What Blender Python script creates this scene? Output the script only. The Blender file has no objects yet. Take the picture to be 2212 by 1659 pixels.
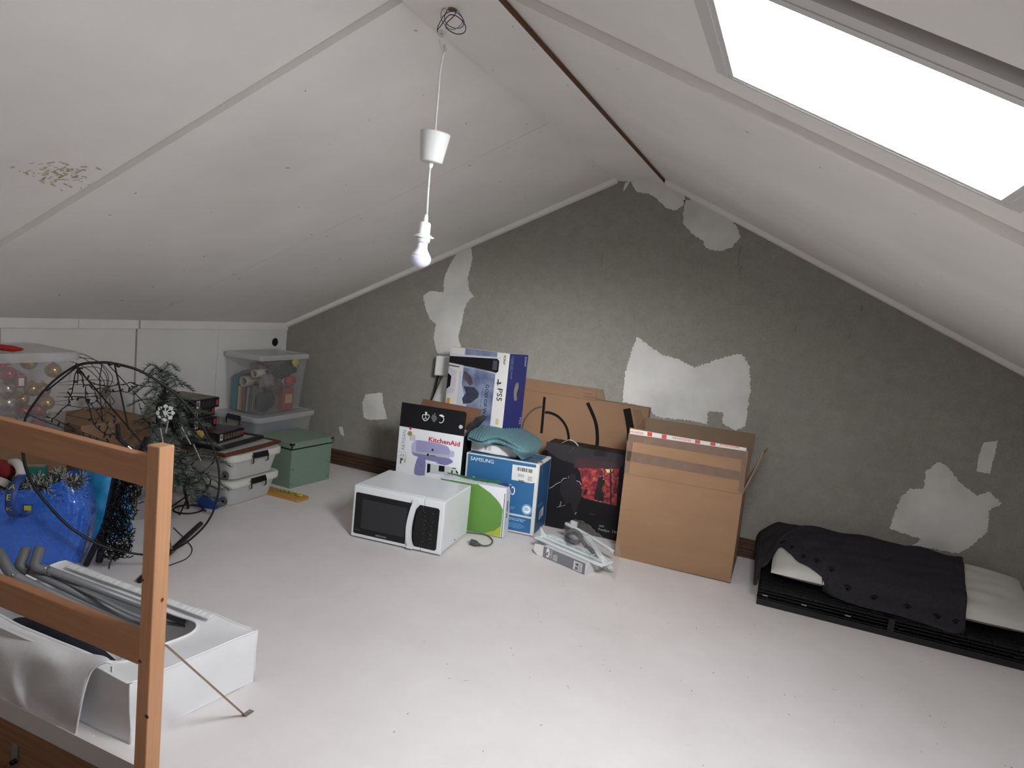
import bpy, bmesh, math, random
from mathutils import Vector, Matrix

# ------------------------------------------------------------------ camera
scene = bpy.context.scene
COL = scene.collection
W_PX, H_PX, F_PX = 2212.0, 1659.0, 1472.876
YAW, PITCH, ROLL = 0.3889, -0.1186, 0.1059
CAM = Vector((0.0, 0.0, 1.33))
_f = Vector((-math.sin(YAW) * math.cos(PITCH), math.cos(YAW) * math.cos(PITCH), math.sin(PITCH)))
_r = Vector((math.cos(YAW), math.sin(YAW), 0))
_u = _r.cross(_f)
_c, _s = math.cos(ROLL), math.sin(ROLL)
RIGHT, UP, FWD = _c * _r + _s * _u, -_s * _r + _c * _u, _f
cam_d = bpy.data.cameras.new('camera')
cam_d.sensor_width = 36.0
cam_d.lens = F_PX / W_PX * 36.0
cam_d.clip_start = 0.02
cam = bpy.data.objects.new('camera', cam_d)
COL.objects.link(cam)
cam.matrix_world = Matrix(((RIGHT.x, UP.x, -FWD.x, CAM.x), (RIGHT.y, UP.y, -FWD.y, CAM.y),
                           (RIGHT.z, UP.z, -FWD.z, CAM.z), (0, 0, 0, 1)))
scene.camera = cam

# ------------------------------------------------------------------ light and exposure
SKY, CLOUD = 3.7, 43.5
world = bpy.data.worlds.new('overcast_sky')
scene.world = world
world.use_nodes = True
wn = world.node_tree
sky = wn.nodes.new('ShaderNodeTexSky')
sky.sky_type = 'NISHITA'
sky.sun_disc = False
sky.sun_elevation = math.radians(20)
sky.sun_rotation = math.radians(151)      # hazy sun over the right-hand roof side, behind the camera
sky.air_density = 1.0
sky.dust_density = 8.0
sky.ozone_density = 1.0
haze = wn.nodes['Background']                     # even white cloud cover
haze.inputs[0].default_value = (0.955, 0.962, 1.0, 1)
haze.inputs[1].default_value = CLOUD
bg2 = wn.nodes.new('ShaderNodeBackground'); bg2.inputs[1].default_value = SKY
grey = wn.nodes.new('ShaderNodeRGBToBW')          # veiled by thin white cloud, so without colour
wn.links.new(sky.outputs[0], grey.inputs[0]); wn.links.new(grey.outputs[0], bg2.inputs[0])
add = wn.nodes.new('ShaderNodeAddShader')
wn.links.new(haze.outputs[0], add.inputs[0]); wn.links.new(bg2.outputs[0], add.inputs[1])
wn.links.new(add.outputs[0], wn.nodes['World Output'].inputs[0])
vs = scene.view_settings
vs.view_transform = 'Standard'
vs.look = 'None'
vs.gamma = 1.0
vs.use_curve_mapping = False
vs.exposure = 0.0
scene.cycles.max_bounces = 14
scene.cycles.diffuse_bounces = 8
scene.cycles.transparent_max_bounces = 24
scene.cycles.caustics_reflective = False
scene.cycles.caustics_refractive = False
scene.cycles.sample_clamp_indirect = 8.0

# room sizes (metres), found from the photograph's own vanishing points
GY = 4.144                    # gable wall
KX = -3.586                   # left knee wall
XA, XB, ZR = -1.1429, -0.8653, 2.1445   # ridge board
SL, SR = 0.4719, 0.459        # roof slopes
RX = 1.58                     # right knee wall
BACKY = -2.4                  # wall behind the camera
def zl(x): return ZR + SL * (x - XA)
def zrr(x): return ZR - SR * (x - XB)
WX0, WX1, WY0, WY1 = -0.222, 0.325, 1.108, 1.583     # first skylight

def portal(name, x0, x1, y0, y1):
    d = bpy.data.lights.new(name, 'AREA')
    d.shape = 'RECTANGLE'
    d.size = (x1 - x0) * math.sqrt(1 + SR * SR) * .96
    d.size_y = (y1 - y0) * .96
    d.cycles.is_portal = True
    o = bpy.data.objects.new(name, d)
    COL.objects.link(o)
    xm, ym = (x0 + x1) / 2, (y0 + y1) / 2
    ux = Vector((1, 0, -SR)).normalized(); uy = Vector((0, 1, 0)); n = ux.cross(uy)
    p = Vector((xm, ym, zrr(xm) + .085))
    o.matrix_world = Matrix(((ux.x, uy.x, n.x, p.x), (ux.y, uy.y, n.y, p.y), (ux.z, uy.z, n.z, p.z), (0, 0, 0, 1)))
portal('skylight_portal', WX0, WX1, WY0, WY1)

# ------------------------------------------------------------------ helpers
rnd = random.Random(7)
def ray(px, py):
    return (FWD + RIGHT * ((px - W_PX / 2) / F_PX) - UP * ((py - H_PX / 2) / F_PX))
def at_z(px, py, z):
    d = ray(px, py); return CAM + d * ((z - CAM.z) / d.z)
def at_y(px, py, y):
    d = ray(px, py); return CAM + d * (y / d.y)
def at_x(px, py, x):
    d = ray(px, py); return CAM + d * (x / d.x)
def at_plane(px, py, p0, n):
    d = ray(px, py); return CAM + d * ((p0 - CAM).dot(n) / d.dot(n))

def lin(v):
    v /= 255.0
    return v / 12.92 if v <= .04045 else ((v + .055) / 1.055) ** 2.4
def C(r, g, b): return (lin(r), lin(g), lin(b), 1.0)

MATS = {}
def M(name, col, rough=.6, metal=0.0, noise=None, bump=None, alpha=1.0, spec=.5, coat=0.0, sub=0.0, col2=None, emit=None, stretch=None):
    """principled material; noise=(scale, amount) varies the colour, bump=(scale, strength) gives fine relief"""
    if name in MATS: return MATS[name]
    m = bpy.data.materials.new(name); m.use_nodes = True
    nt = m.node_tree; b = nt.nodes['Principled BSDF']
    c = C(*col)
    b.inputs['Base Color'].default_value = c
    b.inputs['Roughness'].default_value = rough
    b.inputs['Metallic'].default_value = metal
    b.inputs['Specular IOR Level'].default_value = spec
    b.inputs['Coat Weight'].default_value = coat
    tc = None
    def coords(scale):
        nonlocal tc
        if tc is None: tc = nt.nodes.new('ShaderNodeTexCoord')
        mp = nt.nodes.new('ShaderNodeMapping')
        nt.links.new(tc.outputs['Object'], mp.inputs[0])
        if stretch: mp.inputs['Scale'].default_value = stretch
        n = nt.nodes.new('ShaderNodeTexNoise'); n.inputs['Scale'].default_value = scale
        n.inputs['Detail'].default_value = 4
        nt.links.new(mp.outputs[0], n.inputs['Vector'])
        return n
    if noise:
        n = coords(noise[0])
        mix = nt.nodes.new('ShaderNodeMix'); mix.data_type = 'RGBA'
        k = noise[1]
        c2 = C(*col2) if col2 else tuple(x * (1 - k) for x in c[:3]) + (1,)
        mix.inputs['A'].default_value = c2 if col2 else tuple(min(1, x * (1 + k * .6)) for x in c[:3]) + (1,)
        mix.inputs['B'].default_value = c if col2 else c2
        rp = nt.nodes.new('ShaderNodeMapRange'); rp.inputs[1].default_value = .3; rp.inputs[2].default_value = .7
        nt.links.new(n.outputs['Fac'], rp.inputs[0]); nt.links.new(rp.outputs[0], mix.inputs['Factor'])
        nt.links.new(mix.outputs['Result'], b.inputs['Base Color'])
    if bump:
        n = coords(bump[0]); bp = nt.nodes.new('ShaderNodeBump')
        bp.inputs['Strength'].default_value = bump[1]; bp.inputs['Distance'].default_value = bump[2] if len(bump) > 2 else .004
        nt.links.new(n.outputs['Fac'], bp.inputs['Height']); nt.links.new(bp.outputs[0], b.inputs['Normal'])
    if alpha < 1:
        b.inputs['Alpha'].default_value = alpha
    if emit:
        b.inputs['Emission Color'].default_value = C(*emit[0]); b.inputs['Emission Strength'].default_value = emit[1]
    MATS[name] = m
    return m

class MB:
    def __init__(s): s.v = []; s.f = []; s.mi = []; s.cur = 0
    def _add(s, vs_, fs_):
        o = len(s.v); s.v += [tuple(p) for p in vs_]
        for f in fs_: s.f.append(tuple(i + o for i in f)); s.mi.append(s.cur)
        return s
    def box(s, lo, hi, T=None):
        x0, y0, z0 = lo; x1, y1, z1 = hi
        p = [Vector(q) for q in ((x0,y0,z0),(x1,y0,z0),(x1,y1,z0),(x0,y1,z0),(x0,y0,z1),(x1,y0,z1),(x1,y1,z1),(x0,y1,z1))]
        if T: p = [T @ q for q in p]
        return s._add(p, [(0,3,2,1),(4,5,6,7),(0,1,5,4),(1,2,6,5),(2,3,7,6),(3,0,4,7)])
    def hexa(s, p):       # 8 points: bottom 4 (ccw), top 4
        return s._add(p, [(0,3,2,1),(4,5,6,7),(0,1,5,4),(1,2,6,5),(2,3,7,6),(3,0,4,7)])
    def poly(s, pts): return s._add(pts, [tuple(range(len(pts)))])
    def prism(s, pts, off):   # polygon (3D points) extruded along vector off
        n = len(pts); off = Vector(off)
        v = [Vector(p) for p in pts] + [Vector(p) + off for p in pts]
        return s._add(v, [tuple(range(n - 1, -1, -1)), tuple(range(n, 2 * n))] + [(i, (i+1) % n, n + (i+1) % n, n + i) for i in range(n)])
    def tube(s, pts, r, n=6, closed=False, cap=True):
        pts = [Vector(p) for p in pts]; m = len(pts)
        rr = r if isinstance(r, (list, tuple)) else [r] * m
        ups = None; o = len(s.v); base = []
        for i, p in enumerate(pts):
            a = pts[(i - 1) % m] if (closed or i > 0) else p
            b = pts[(i + 1) % m] if (closed or i < m - 1) else p
            t = (b - a)
            t = t.normalized() if t.length > 1e-9 else Vector((0, 0, 1))
            if ups is None:
                ups = t.orthogonal().normalized()
            ups = (ups - t * ups.dot(t))
            ups = ups.normalized() if ups.length > 1e-6 else t.orthogonal().normalized()
            w = t.cross(ups)
            base += [p + (ups * math.cos(2*math.pi*k/n) + w * math.sin(2*math.pi*k/n)) * rr[i] for k in range(n)]
        fs_ = []
        for i in range(m if closed else m - 1):
            j = (i + 1) % m
            for k in range(n):
                fs_.append((i*n + k, i*n + (k+1) % n, j*n + (k+1) % n, j*n + k))
        if not closed and cap:
            fs_.append(tuple(range(n - 1, -1, -1))); fs_.append(tuple((m-1)*n + k for k in range(n)))
        return s._add(base, fs_)
    def lathe(s, prof, n=20, T=None, cap=True):
        v = []; fs_ = []
        for r, z in prof:
            for k in range(n):
                p = Vector((r * math.cos(2*math.pi*k/n), r * math.sin(2*math.pi*k/n), z)); v.append(T @ p if T else p)
        m = len(prof)
        for i in range(m - 1):
            for k in range(n):
                fs_.append((i*n + k, i*n + (k+1) % n, (i+1)*n + (k+1) % n, (i+1)*n + k))
        if cap:
            fs_.append(tuple(range(n - 1, -1, -1))); fs_.append(tuple((m-1)*n + k for k in range(n)))
        return s._add(v, fs_)
    def sphere(s, c, r, nu=14, nv=9, sc=(1,1,1), T=None):
        prof = [(max(1e-4, math.sin(math.pi*i/(nv-1))), -math.cos(math.pi*i/(nv-1))) for i in range(nv)]
        TT = Matrix.Translation(c) @ (T or Matrix()) @ Matrix.Diagonal((r*sc[0], r*sc[1], r*sc[2], 1))
        return s.lathe(prof, nu, TT)
    def grid(s, nu, nv, fn, closed_u=False):
        v = [fn(i / (nu if closed_u else nu - 1), j / (nv - 1)) for j in range(nv) for i in range(nu)]
        fs_ = []
        for j in range(nv - 1):
            for i in range(nu if closed_u else nu - 1):
                i2 = (i + 1) % nu
                fs_.append((j*nu + i, j*nu + i2, (j+1)*nu + i2, (j+1)*nu + i))
        return s._add(v, fs_)
    def build(s, name, mat, parent=None, smooth=False, bevel=0, bseg=2, kind=None, label=None, fixn=True, thick=0):
        me = bpy.data.meshes.new(name); me.from_pydata(s.v, [], s.f)
        mats = mat if isinstance(mat, (list, tuple)) else [mat]
        for m in mats: me.materials.append(m)
        if len(mats) > 1: me.polygons.foreach_set('material_index', s.mi)
        if bevel or fixn:
            bm = bmesh.new(); bm.from_mesh(me)
            if bevel: bmesh.ops.bevel(bm, geom=bm.edges[:], offset=bevel, segments=bseg, affect='EDGES', profile=.5)
            if fixn: bmesh.ops.recalc_face_normals(bm, faces=bm.faces[:])
            bm.to_mesh(me); bm.free()
        if smooth: me.polygons.foreach_set('use_smooth', [True] * len(me.polygons))
        o = bpy.data.objects.new(name, me); COL.objects.link(o)
        if parent: o.parent = parent
        if kind: o['kind'] = kind
        if label: o['label'] = label
        if thick:
            md = o.modifiers.new('thickness', 'SOLIDIFY'); md.thickness = thick; md.offset = 0
        return o

def tag(o, label, cat, group=None):
    o['label'] = label; o['category'] = cat
    if group: o['group'] = group
    return o
def thing(name, label, cat, loc=(0,0,0), T=None, group=None):
    o = bpy.data.objects.new(name, None); COL.objects.link(o); o.empty_display_size = .05
    o.matrix_world = T if T is not None else Matrix.Translation(loc)
    return tag(o, label, cat, group)
def struct(o): o['kind'] = 'structure'; return o
def rot(yaw=0, lean=0, roll=0):
    return Matrix.Rotation(yaw, 4, 'Z') @ Matrix.Rotation(-lean, 4, 'X') @ Matrix.Rotation(roll, 4, 'Y')
def boxT(x, y, yaw, w, d, h, lean=0, roll=0, z0=0):
    R = rot(yaw, lean, roll)
    zm = min((R @ Vector((i*w, j*d, k*h))).z for i in (0,1) for j in (0,1) for k in (0,1))
    return Matrix.Translation((x, y, z0 - zm)) @ R
def frame(o, ax, ay):
    """face frame: origin, across, up, outward normal"""
    o, ax, ay = Vector(o), Vector(ax).normalized(), Vector(ay).normalized(); n = ax.cross(ay)
    return Matrix(((ax.x, ay.x, n.x, o.x), (ax.y, ay.y, n.y, o.y), (ax.z, ay.z, n.z, o.z), (0,0,0,1)))
def front(w, d, h): return frame((0,0,0), (1,0,0), (0,0,1))
def rightf(w, d, h): return frame((w,0,0), (0,1,0), (0,0,1))
def topf(w, d, h): return frame((0,0,h), (1,0,0), (0,1,0))
def p2f(parent, fr, pts):
    """photo pixels -> 2D points on a face of a thing that already stands in the scene"""
    Mw = parent.matrix_world @ fr; n = Mw.to_3x3() @ Vector((0,0,1)); inv = Mw.inverted(); out = []
    for px, py in pts:
        q = inv @ at_plane(px, py, Mw.translation, n); out.append((q.x, q.y))
    return out
def flat(parent, fr, pts, mat, name='print_area', off=.0006, px=False, label=None):
    if px: pts = p2f(parent, fr, pts)
    b = MB(); b.poly([fr @ Vector((x, y, off)) for x, y in pts])
    return b.build(name, mat, parent, label=label)
def flats(parent, fr, polys, mat, name='print_area', off=.0008, px=False, label=None, kind=None, sep=False):
    if sep: return [flat(parent, fr, q, mat, name, off, px, label) for q in polys]
    b = MB()
    for pts in polys:
        if px: pts = p2f(parent, fr, pts)
        b.poly([fr @ Vector((x, y, off)) for x, y in pts])
    return b.build(name, mat, parent, label=label, kind=kind)
def rect(x0, y0, x1, y1): return [(x0,y0),(x1,y0),(x1,y1),(x0,y1)]
def disc(x, y, r, n=20, ry=None): return [(x + r*math.cos(2*math.pi*i/n), y + (ry or r)*math.sin(2*math.pi*i/n)) for i in range(n)]
def smooth2(pts, n=4):
    """closed smooth outline through 2D points"""
    m = len(pts); P = [Vector((p[0], p[1], 0)) for p in pts]; out = []
    for k in range(m):
        a, b, c, d = P[k-1], P[k], P[(k+1) % m], P[(k+2) % m]
        for j in range(n):
            u = j/n; q = .5*((2*b) + (c-a)*u + (2*a-5*b+4*c-d)*u*u + (3*b-a-3*c+d)*u**3); out.append((q.x, q.y))
    return out
def ribbon(pts, w):
    P = [Vector((p[0], p[1], 0)) for p in pts]; L = []; R = []
    for i, p in enumerate(P):
        t = (P[min(i+1, len(P)-1)] - P[max(i-1, 0)]).normalized(); nn = Vector((-t.y, t.x, 0))
        L.append(p + nn*w/2); R.append(p - nn*w/2)
    return [[(L[i].x,L[i].y),(L[i+1].x,L[i+1].y),(R[i+1].x,R[i+1].y),(R[i].x,R[i].y)] for i in range(len(P)-1)]
def text(parent, fr, s, x, y, size, mat, angle=0, sx=1, off=.001, name='lettering', align='LEFT', bold=0):
    cu = bpy.data.curves.new('t', 'FONT'); cu.body = s; cu.size = size; cu.align_x = align; cu.fill_mode = 'FRONT'
    cu.offset = bold; cu.resolution_u = 2
    ob = bpy.data.objects.new('t', cu); COL.objects.link(ob)
    me = bpy.data.meshes.new_from_object(ob)
    bpy.data.objects.remove(ob); bpy.data.curves.remove(cu)
    T = fr @ Matrix.Translation((x, y, off)) @ Matrix.Rotation(angle, 4, 'Z') @ Matrix.Diagonal((sx, 1, 1, 1))
    me.transform(T); me.materials.clear(); me.materials.append(mat); me.name = name
    o = bpy.data.objects.new(name, me); COL.objects.link(o); o.parent = parent
    return o
def small_print(parent, fr, x, y, w, rows, lh, mat, name='small_print', angle=0, seed=0, off=.0009, gap=.55):
    r = random.Random(seed); polys = []; ca, sa = math.cos(angle), math.sin(angle)
    for i in range(rows):
        u = 0; ww = w * r.uniform(.7, 1)
        while u < ww:
            l = min(lh * r.uniform(1.0, 3.2), ww - u)
            polys.append([(x + (a*ca - b*sa), y + (a*sa + b*ca)) for a, b in ((u, -i*lh), (u+l, -i*lh), (u+l, -i*lh + lh*gap), (u, -i*lh + lh*gap))])
            u += l + lh*.35
    return flats(parent, fr, polys, mat, name, off)
def barcode(parent, fr, x, y, w, h, mat, seed=1, name='barcode', angle=0, off=.0012):
    r = random.Random(seed); polys = []; u = 0; ca, sa = math.cos(angle), math.sin(angle)
    while u < w:
        l = min(r.choice((1, 1, 2, 3)) * w / 60, w - u)
        polys.append([(x + a*ca - b*sa, y + a*sa + b*ca) for a, b in ((u, 0), (u+l, 0), (u+l, h), (u, h))]); u += l + r.choice((1, 1, 2)) * w / 60
    return flats(parent, fr, polys, mat, name, off)
def spline(P, n):
    """Catmull-Rom through points"""
    P = [Vector(p) for p in P]; out = []; m = len(P) - 1
    for i in range(n + 1):
        t = i / n * m; k = min(int(t), m - 1); u = t - k
        a, b, c, d = P[max(k-1, 0)], P[k], P[k+1], P[min(k+2, m)]
        out.append(.5 * ((2*b) + (c - a)*u + (2*a - 5*b + 4*c - d)*u*u + (3*b - a - 3*c + d)*u**3))
    return out
def surf(ctrl, nu, nv):
    """smooth surface through a grid of control points (rows of equal length); returns grid of Vectors [v][u]"""
    rows = [spline(r, nu - 1) for r in ctrl]
    cols = [spline([rows[j][i] for j in range(len(rows))], nv - 1) for i in range(nu)]
    return [[cols[i][j] for i in range(nu)] for j in range(nv)]
def surf_mb(b, S, disp=None):
    nv, nu = len(S), len(S[0])
    if disp:
        D = [[None]*nu for _ in range(nv)]
        for j in range(nv):
            for i in range(nu):
                tu = S[j][min(i+1, nu-1)] - S[j][max(i-1, 0)]; tv = S[min(j+1, nv-1)][i] - S[max(j-1, 0)][i]
                n = tu.cross(tv); n = n.normalized() if n.length > 1e-12 else Vector((0,0,1))
                D[j][i] = S[j][i] + n * disp(i/(nu-1), j/(nv-1), i, j)
        S = D
    b._add([p for row in S for p in row], [(j*nu+i, j*nu+i+1, (j+1)*nu+i+1, (j+1)*nu+i) for j in range(nv-1) for i in range(nu-1)])
    return b
def copy_tree(o, T, label=None, parent=None):
    c = o.copy(); COL.objects.link(c); c.parent = parent
    if parent is None: c.matrix_world = T
    if label: c['label'] = label
    for ch in o.children: copy_tree(ch, None, None, c)
    return c
def nz(x, y=0.0, z=0.0):      # cheap smooth pseudo noise
    return (math.sin(x*1.7 + y*2.3 + z) + math.sin(x*3.1 - y*1.3 + 1.3*z + 2) + math.sin(-x*.9 + y*4.1 + 4)) / 3

# ------------------------------------------------------------------ setting: materials
m_ceil = M('ceiling_board', (241, 238, 234), .85, noise=(2.2, .06), bump=(220, .06))
m_ceil_d = M('ceiling_gap', (95, 92, 88), .9)
m_trim = M('white_trim', (236, 233, 229), .7, noise=(6, .05))
m_chip = M('chipboard_edge', (110, 78, 52), .9, noise=(160, .45), bump=(180, .3))
m_plaster = M('filler_plaster', (216, 215, 211), .85, noise=(5, .16), bump=(60, .12))
m_knee = M('knee_board', (228, 227, 224), .7, noise=(3, .05))
m_white_paint = M('white_painted_wood', (215, 213, 210), .6, noise=(5, .05))

def mat_wall():
    m = bpy.data.materials.new('grey_cement_board'); m.use_nodes = True; nt = m.node_tree; b = nt.nodes['Principled BSDF']
    tc = nt.nodes.new('ShaderNodeTexCoord')
    def noise(s, d=6, r=.6):
        n = nt.nodes.new('ShaderNodeTexNoise'); n.inputs['Scale'].default_value = s; n.inputs['Detail'].default_value = d
        n.inputs['Roughness'].default_value = r; nt.links.new(tc.outputs['Object'], n.inputs['Vector']); return n
    big, mid, fine = noise(1.6), noise(14, 8, .7), noise(190, 3)
    r1 = nt.nodes.new('ShaderNodeValToRGB'); r1.color_ramp.elements[0].position = .28; r1.color_ramp.elements[1].position = .72
    r1.color_ramp.elements[0].color = C(143, 140, 132); r1.color_ramp.elements[1].color = C(161, 158, 151)
    nt.links.new(mid.outputs['Fac'], r1.inputs[0])
    m1 = nt.nodes.new('ShaderNodeMix'); m1.data_type = 'RGBA'; m1.blend_type = 'MULTIPLY'; m1.inputs['Factor'].default_value = .55
    r2 = nt.nodes.new('ShaderNodeValToRGB'); r2.color_ramp.elements[0].color = (.72,.71,.69,1); r2.color_ramp.elements[1].color = (1.12,1.12,1.12,1)
    nt.links.new(big.outputs['Fac'], r2.inputs[0])
    nt.links.new(r1.outputs[0], m1.inputs['A']); nt.links.new(r2.outputs[0], m1.inputs['B'])
    m2 = nt.nodes.new('ShaderNodeMix'); m2.data_type = 'RGBA'; m2.blend_type = 'MULTIPLY'; m2.inputs['Factor'].default_value = .5
    r3 = nt.nodes.new('ShaderNodeValToRGB'); r3.color_ramp.elements[0].position = .3; r3.color_ramp.elements[1].position = .6
    r3.color_ramp.elements[0].color = (.55,.54,.52,1); r3.color_ramp.elements[1].color = (1,1,1,1)
    nt.links.new(fine.outputs['Fac'], r3.inputs[0])
    nt.links.new(m1.outputs['Result'], m2.inputs['A']); nt.links.new(r3.outputs[0], m2.inputs['B'])
    nt.links.new(m2.outputs['Result'], b.inputs['Base Color']); b.inputs['Roughness'].default_value = .9
    bp = nt.nodes.new('ShaderNodeBump'); bp.inputs['Strength'].default_value = .25; bp.inputs['Distance'].default_value = .003
    nt.links.new(mid.outputs['Fac'], bp.inputs['Height']); nt.links.new(bp.outputs[0], b.inputs['Normal'])
    return m
def mat_floor():
    m = bpy.data.materials.new('white_floor_board'); m.use_nodes = True; nt = m.node_tree; b = nt.nodes['Principled BSDF']
    tc = nt.nodes.new('ShaderNodeTexCoord')
    def noise(s, d=6, r=.6):
        n = nt.nodes.new('ShaderNodeTexNoise'); n.inputs['Scale'].default_value = s; n.inputs['Detail'].default_value = d
        n.inputs['Roughness'].default_value = r; nt.links.new(tc.outputs['Object'], n.inputs['Vector']); return n
    big, mid = noise(1.3, 8, .65), noise(26, 8, .75)
    r1 = nt.nodes.new('ShaderNodeValToRGB'); r1.color_ramp.elements[0].position = .3; r1.color_ramp.elements[1].position = .66
    r1.color_ramp.elements[0].color = C(220, 214, 213); r1.color_ramp.elements[1].color = C(234, 229, 229)
    nt.links.new(big.outputs['Fac'], r1.inputs[0])
    r2 = nt.nodes.new('ShaderNodeValToRGB'); r2.color_ramp.elements[0].position = .26; r2.color_ramp.elements[1].position = .36
    r2.color_ramp.elements[0].color = (.72,.70,.68,1); r2.color_ramp.elements[1].color = (1,1,1,1)
    nt.links.new(mid.outputs['Fac'], r2.inputs[0])
    m1 = nt.nodes.new('ShaderNodeMix'); m1.data_type = 'RGBA'; m1.blend_type = 'MULTIPLY'; m1.inputs['Factor'].default_value = .6
    nt.links.new(r1.outputs[0], m1.inputs['A']); nt.links.new(r2.outputs[0], m1.inputs['B'])
    nt.links.new(m1.outputs['Result'], b.inputs['Base Color']); b.inputs['Roughness'].default_value = .62
    bp = nt.nodes.new('ShaderNodeBump'); bp.inputs['Strength'].default_value = .12; bp.inputs['Distance'].default_value = .003
    nt.links.new(mid.outputs['Fac'], bp.inputs['Height']); nt.links.new(bp.outputs[0], b.inputs['Normal'])
    return m
m_wall, m_floor = mat_wall(), mat_floor()
def mat_wood(name, c1, c2, axis, scale=1.0, rough=.6):
    """long grain along one axis"""
    m = bpy.data.materials.new(name); m.use_nodes = True; nt = m.node_tree; b = nt.nodes['Principled BSDF']
    tc = nt.nodes.new('ShaderNodeTexCoord'); mp = nt.nodes.new('ShaderNodeMapping'); sc = [38*scale]*3; sc[axis] = 1.6*scale
    mp.inputs['Scale'].default_value = sc; nt.links.new(tc.outputs['Object'], mp.inputs[0])
    n = nt.nodes.new('ShaderNodeTexNoise'); n.inputs['Scale'].default_value = 1.6; n.inputs['Detail'].default_value = 5; n.inputs['Distortion'].default_value = 1.2
    nt.links.new(mp.outputs[0], n.inputs['Vector'])
    r = nt.nodes.new('ShaderNodeValToRGB'); r.color_ramp.elements[0].position = .3; r.color_ramp.elements[1].position = .7
    r.color_ramp.elements[0].color = C(*c1); r.color_ramp.elements[1].color = C(*c2)
    nt.links.new(n.outputs['Fac'], r.inputs[0]); nt.links.new(r.outputs[0], b.inputs['Base Color']); b.inputs['Roughness'].default_value = rough
    return m
m_pine_z = mat_wood('pine_upright', (184, 134, 96), (199, 151, 113), 2)
m_pine_x = mat_wood('pine_rail', (170, 118, 82), (186, 136, 100), 0)
m_beam = mat_wood('beam_wood', (128, 88, 58), (160, 118, 84), 0)
m_skirt = mat_wood('dark_skirting', (52, 34, 26), (92, 64, 48), 0, 1.6, .5)

# ------------------------------------------------------------------ floor with stair opening
OX0, OX1, OY0, OY1 = -2.75, -1.350, .25, 1.2145      # stair opening
b = MB()
for lo, hi in (((KX-.1, OY1, -.06), (RX+.1, GY+.1, 0)), ((OX1, BACKY-.1, -.06), (RX+.1, OY1, 0)),
               ((KX-.1, BACKY-.1, -.06), (OX0, OY1, 0)), ((OX0, BACKY-.1, -.06), (OX1, OY0, 0))):
    b.box(lo, hi)
floor = struct(b.build('floor', m_floor))
b = MB()
b.box((OX0-.04, OY1, -.30), (OX1+.04, OY1+.04, -.061)).box((OX1, OY0, -.30), (OX1+.04, OY1, -.061))
b.box((OX0-.04, OY0-.04, -.30), (OX1+.04, OY0, -.061)).box((OX0-.04, OY0, -.30), (OX0, OY1, -.061))
struct(b.build('trim_4', m_beam, label='brown timber lining of the stair opening'))
b = MB()
b.box((OX0-.3, OY1+.04, -2.6), (OX1+.3, OY1+.06, -.30)).box((OX0-.3, OY0-.3, -2.62), (OX1+.3, OY1+.06, -2.6))
b.box((OX0-.3, OY0-.32, -2.6), (OX1+.3, OY0-.3, -.06)).box((OX1+.3, OY0-.3, -2.6), (OX1+.32, OY1+.06, -.06)).box((OX0-.32, OY0-.3, -2.6), (OX0-.3, OY1+.06, -.06))
struct(b.build('wall_stairwell', M('stairwell_paint', (170, 165, 158), .8)))

b = MB(); r = random.Random(77)
for k in range(150):
    x, y = r.uniform(-1.2, 1.3), r.uniform(1.25, 3.9); l_ = r.choice((.002,.002,.003,.004,.010)); w_ = .0012 if l_ < .005 else .0006; a = r.uniform(0, 6.28)
    u, v = Vector((math.cos(a), math.sin(a), 0))*l_, Vector((-math.sin(a), math.cos(a), 0))*w_; p = Vector((x, y, .0006)); b.poly([p-u-v, p+u-v, p+u+v, p-u+v])
b.build('dust_speck', M('dust', (92, 82, 76), .9), floor, kind='stuff', fixn=False)

# ------------------------------------------------------------------ gable wall
b = MB()
b.prism([(KX-.1, GY, -.03), (RX+.1, GY, -.03), (RX+.1, GY, zrr(RX)+.1), (XB, GY, ZR+.16), (XA, GY, ZR+.16), (KX-.1, GY, zl(KX)+.1)], (0, .12, 0))
wall_back = struct(b.build('wall_back', m_wall))
struct(MB().prism([(KX-.1, BACKY, -.03), (RX+.1, BACKY, -.03), (RX+.1, BACKY, zrr(RX)+.1), (XB, BACKY, ZR+.16), (XA, BACKY, ZR+.16), (KX-.1, BACKY, zl(KX)+.1)], (0, -.12, 0)).build('wall_front', m_knee))
struct(MB().box((RX, BACKY, -.03), (RX+.1, GY, zrr(RX)+.06)).build('wall_right', m_knee))

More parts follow.
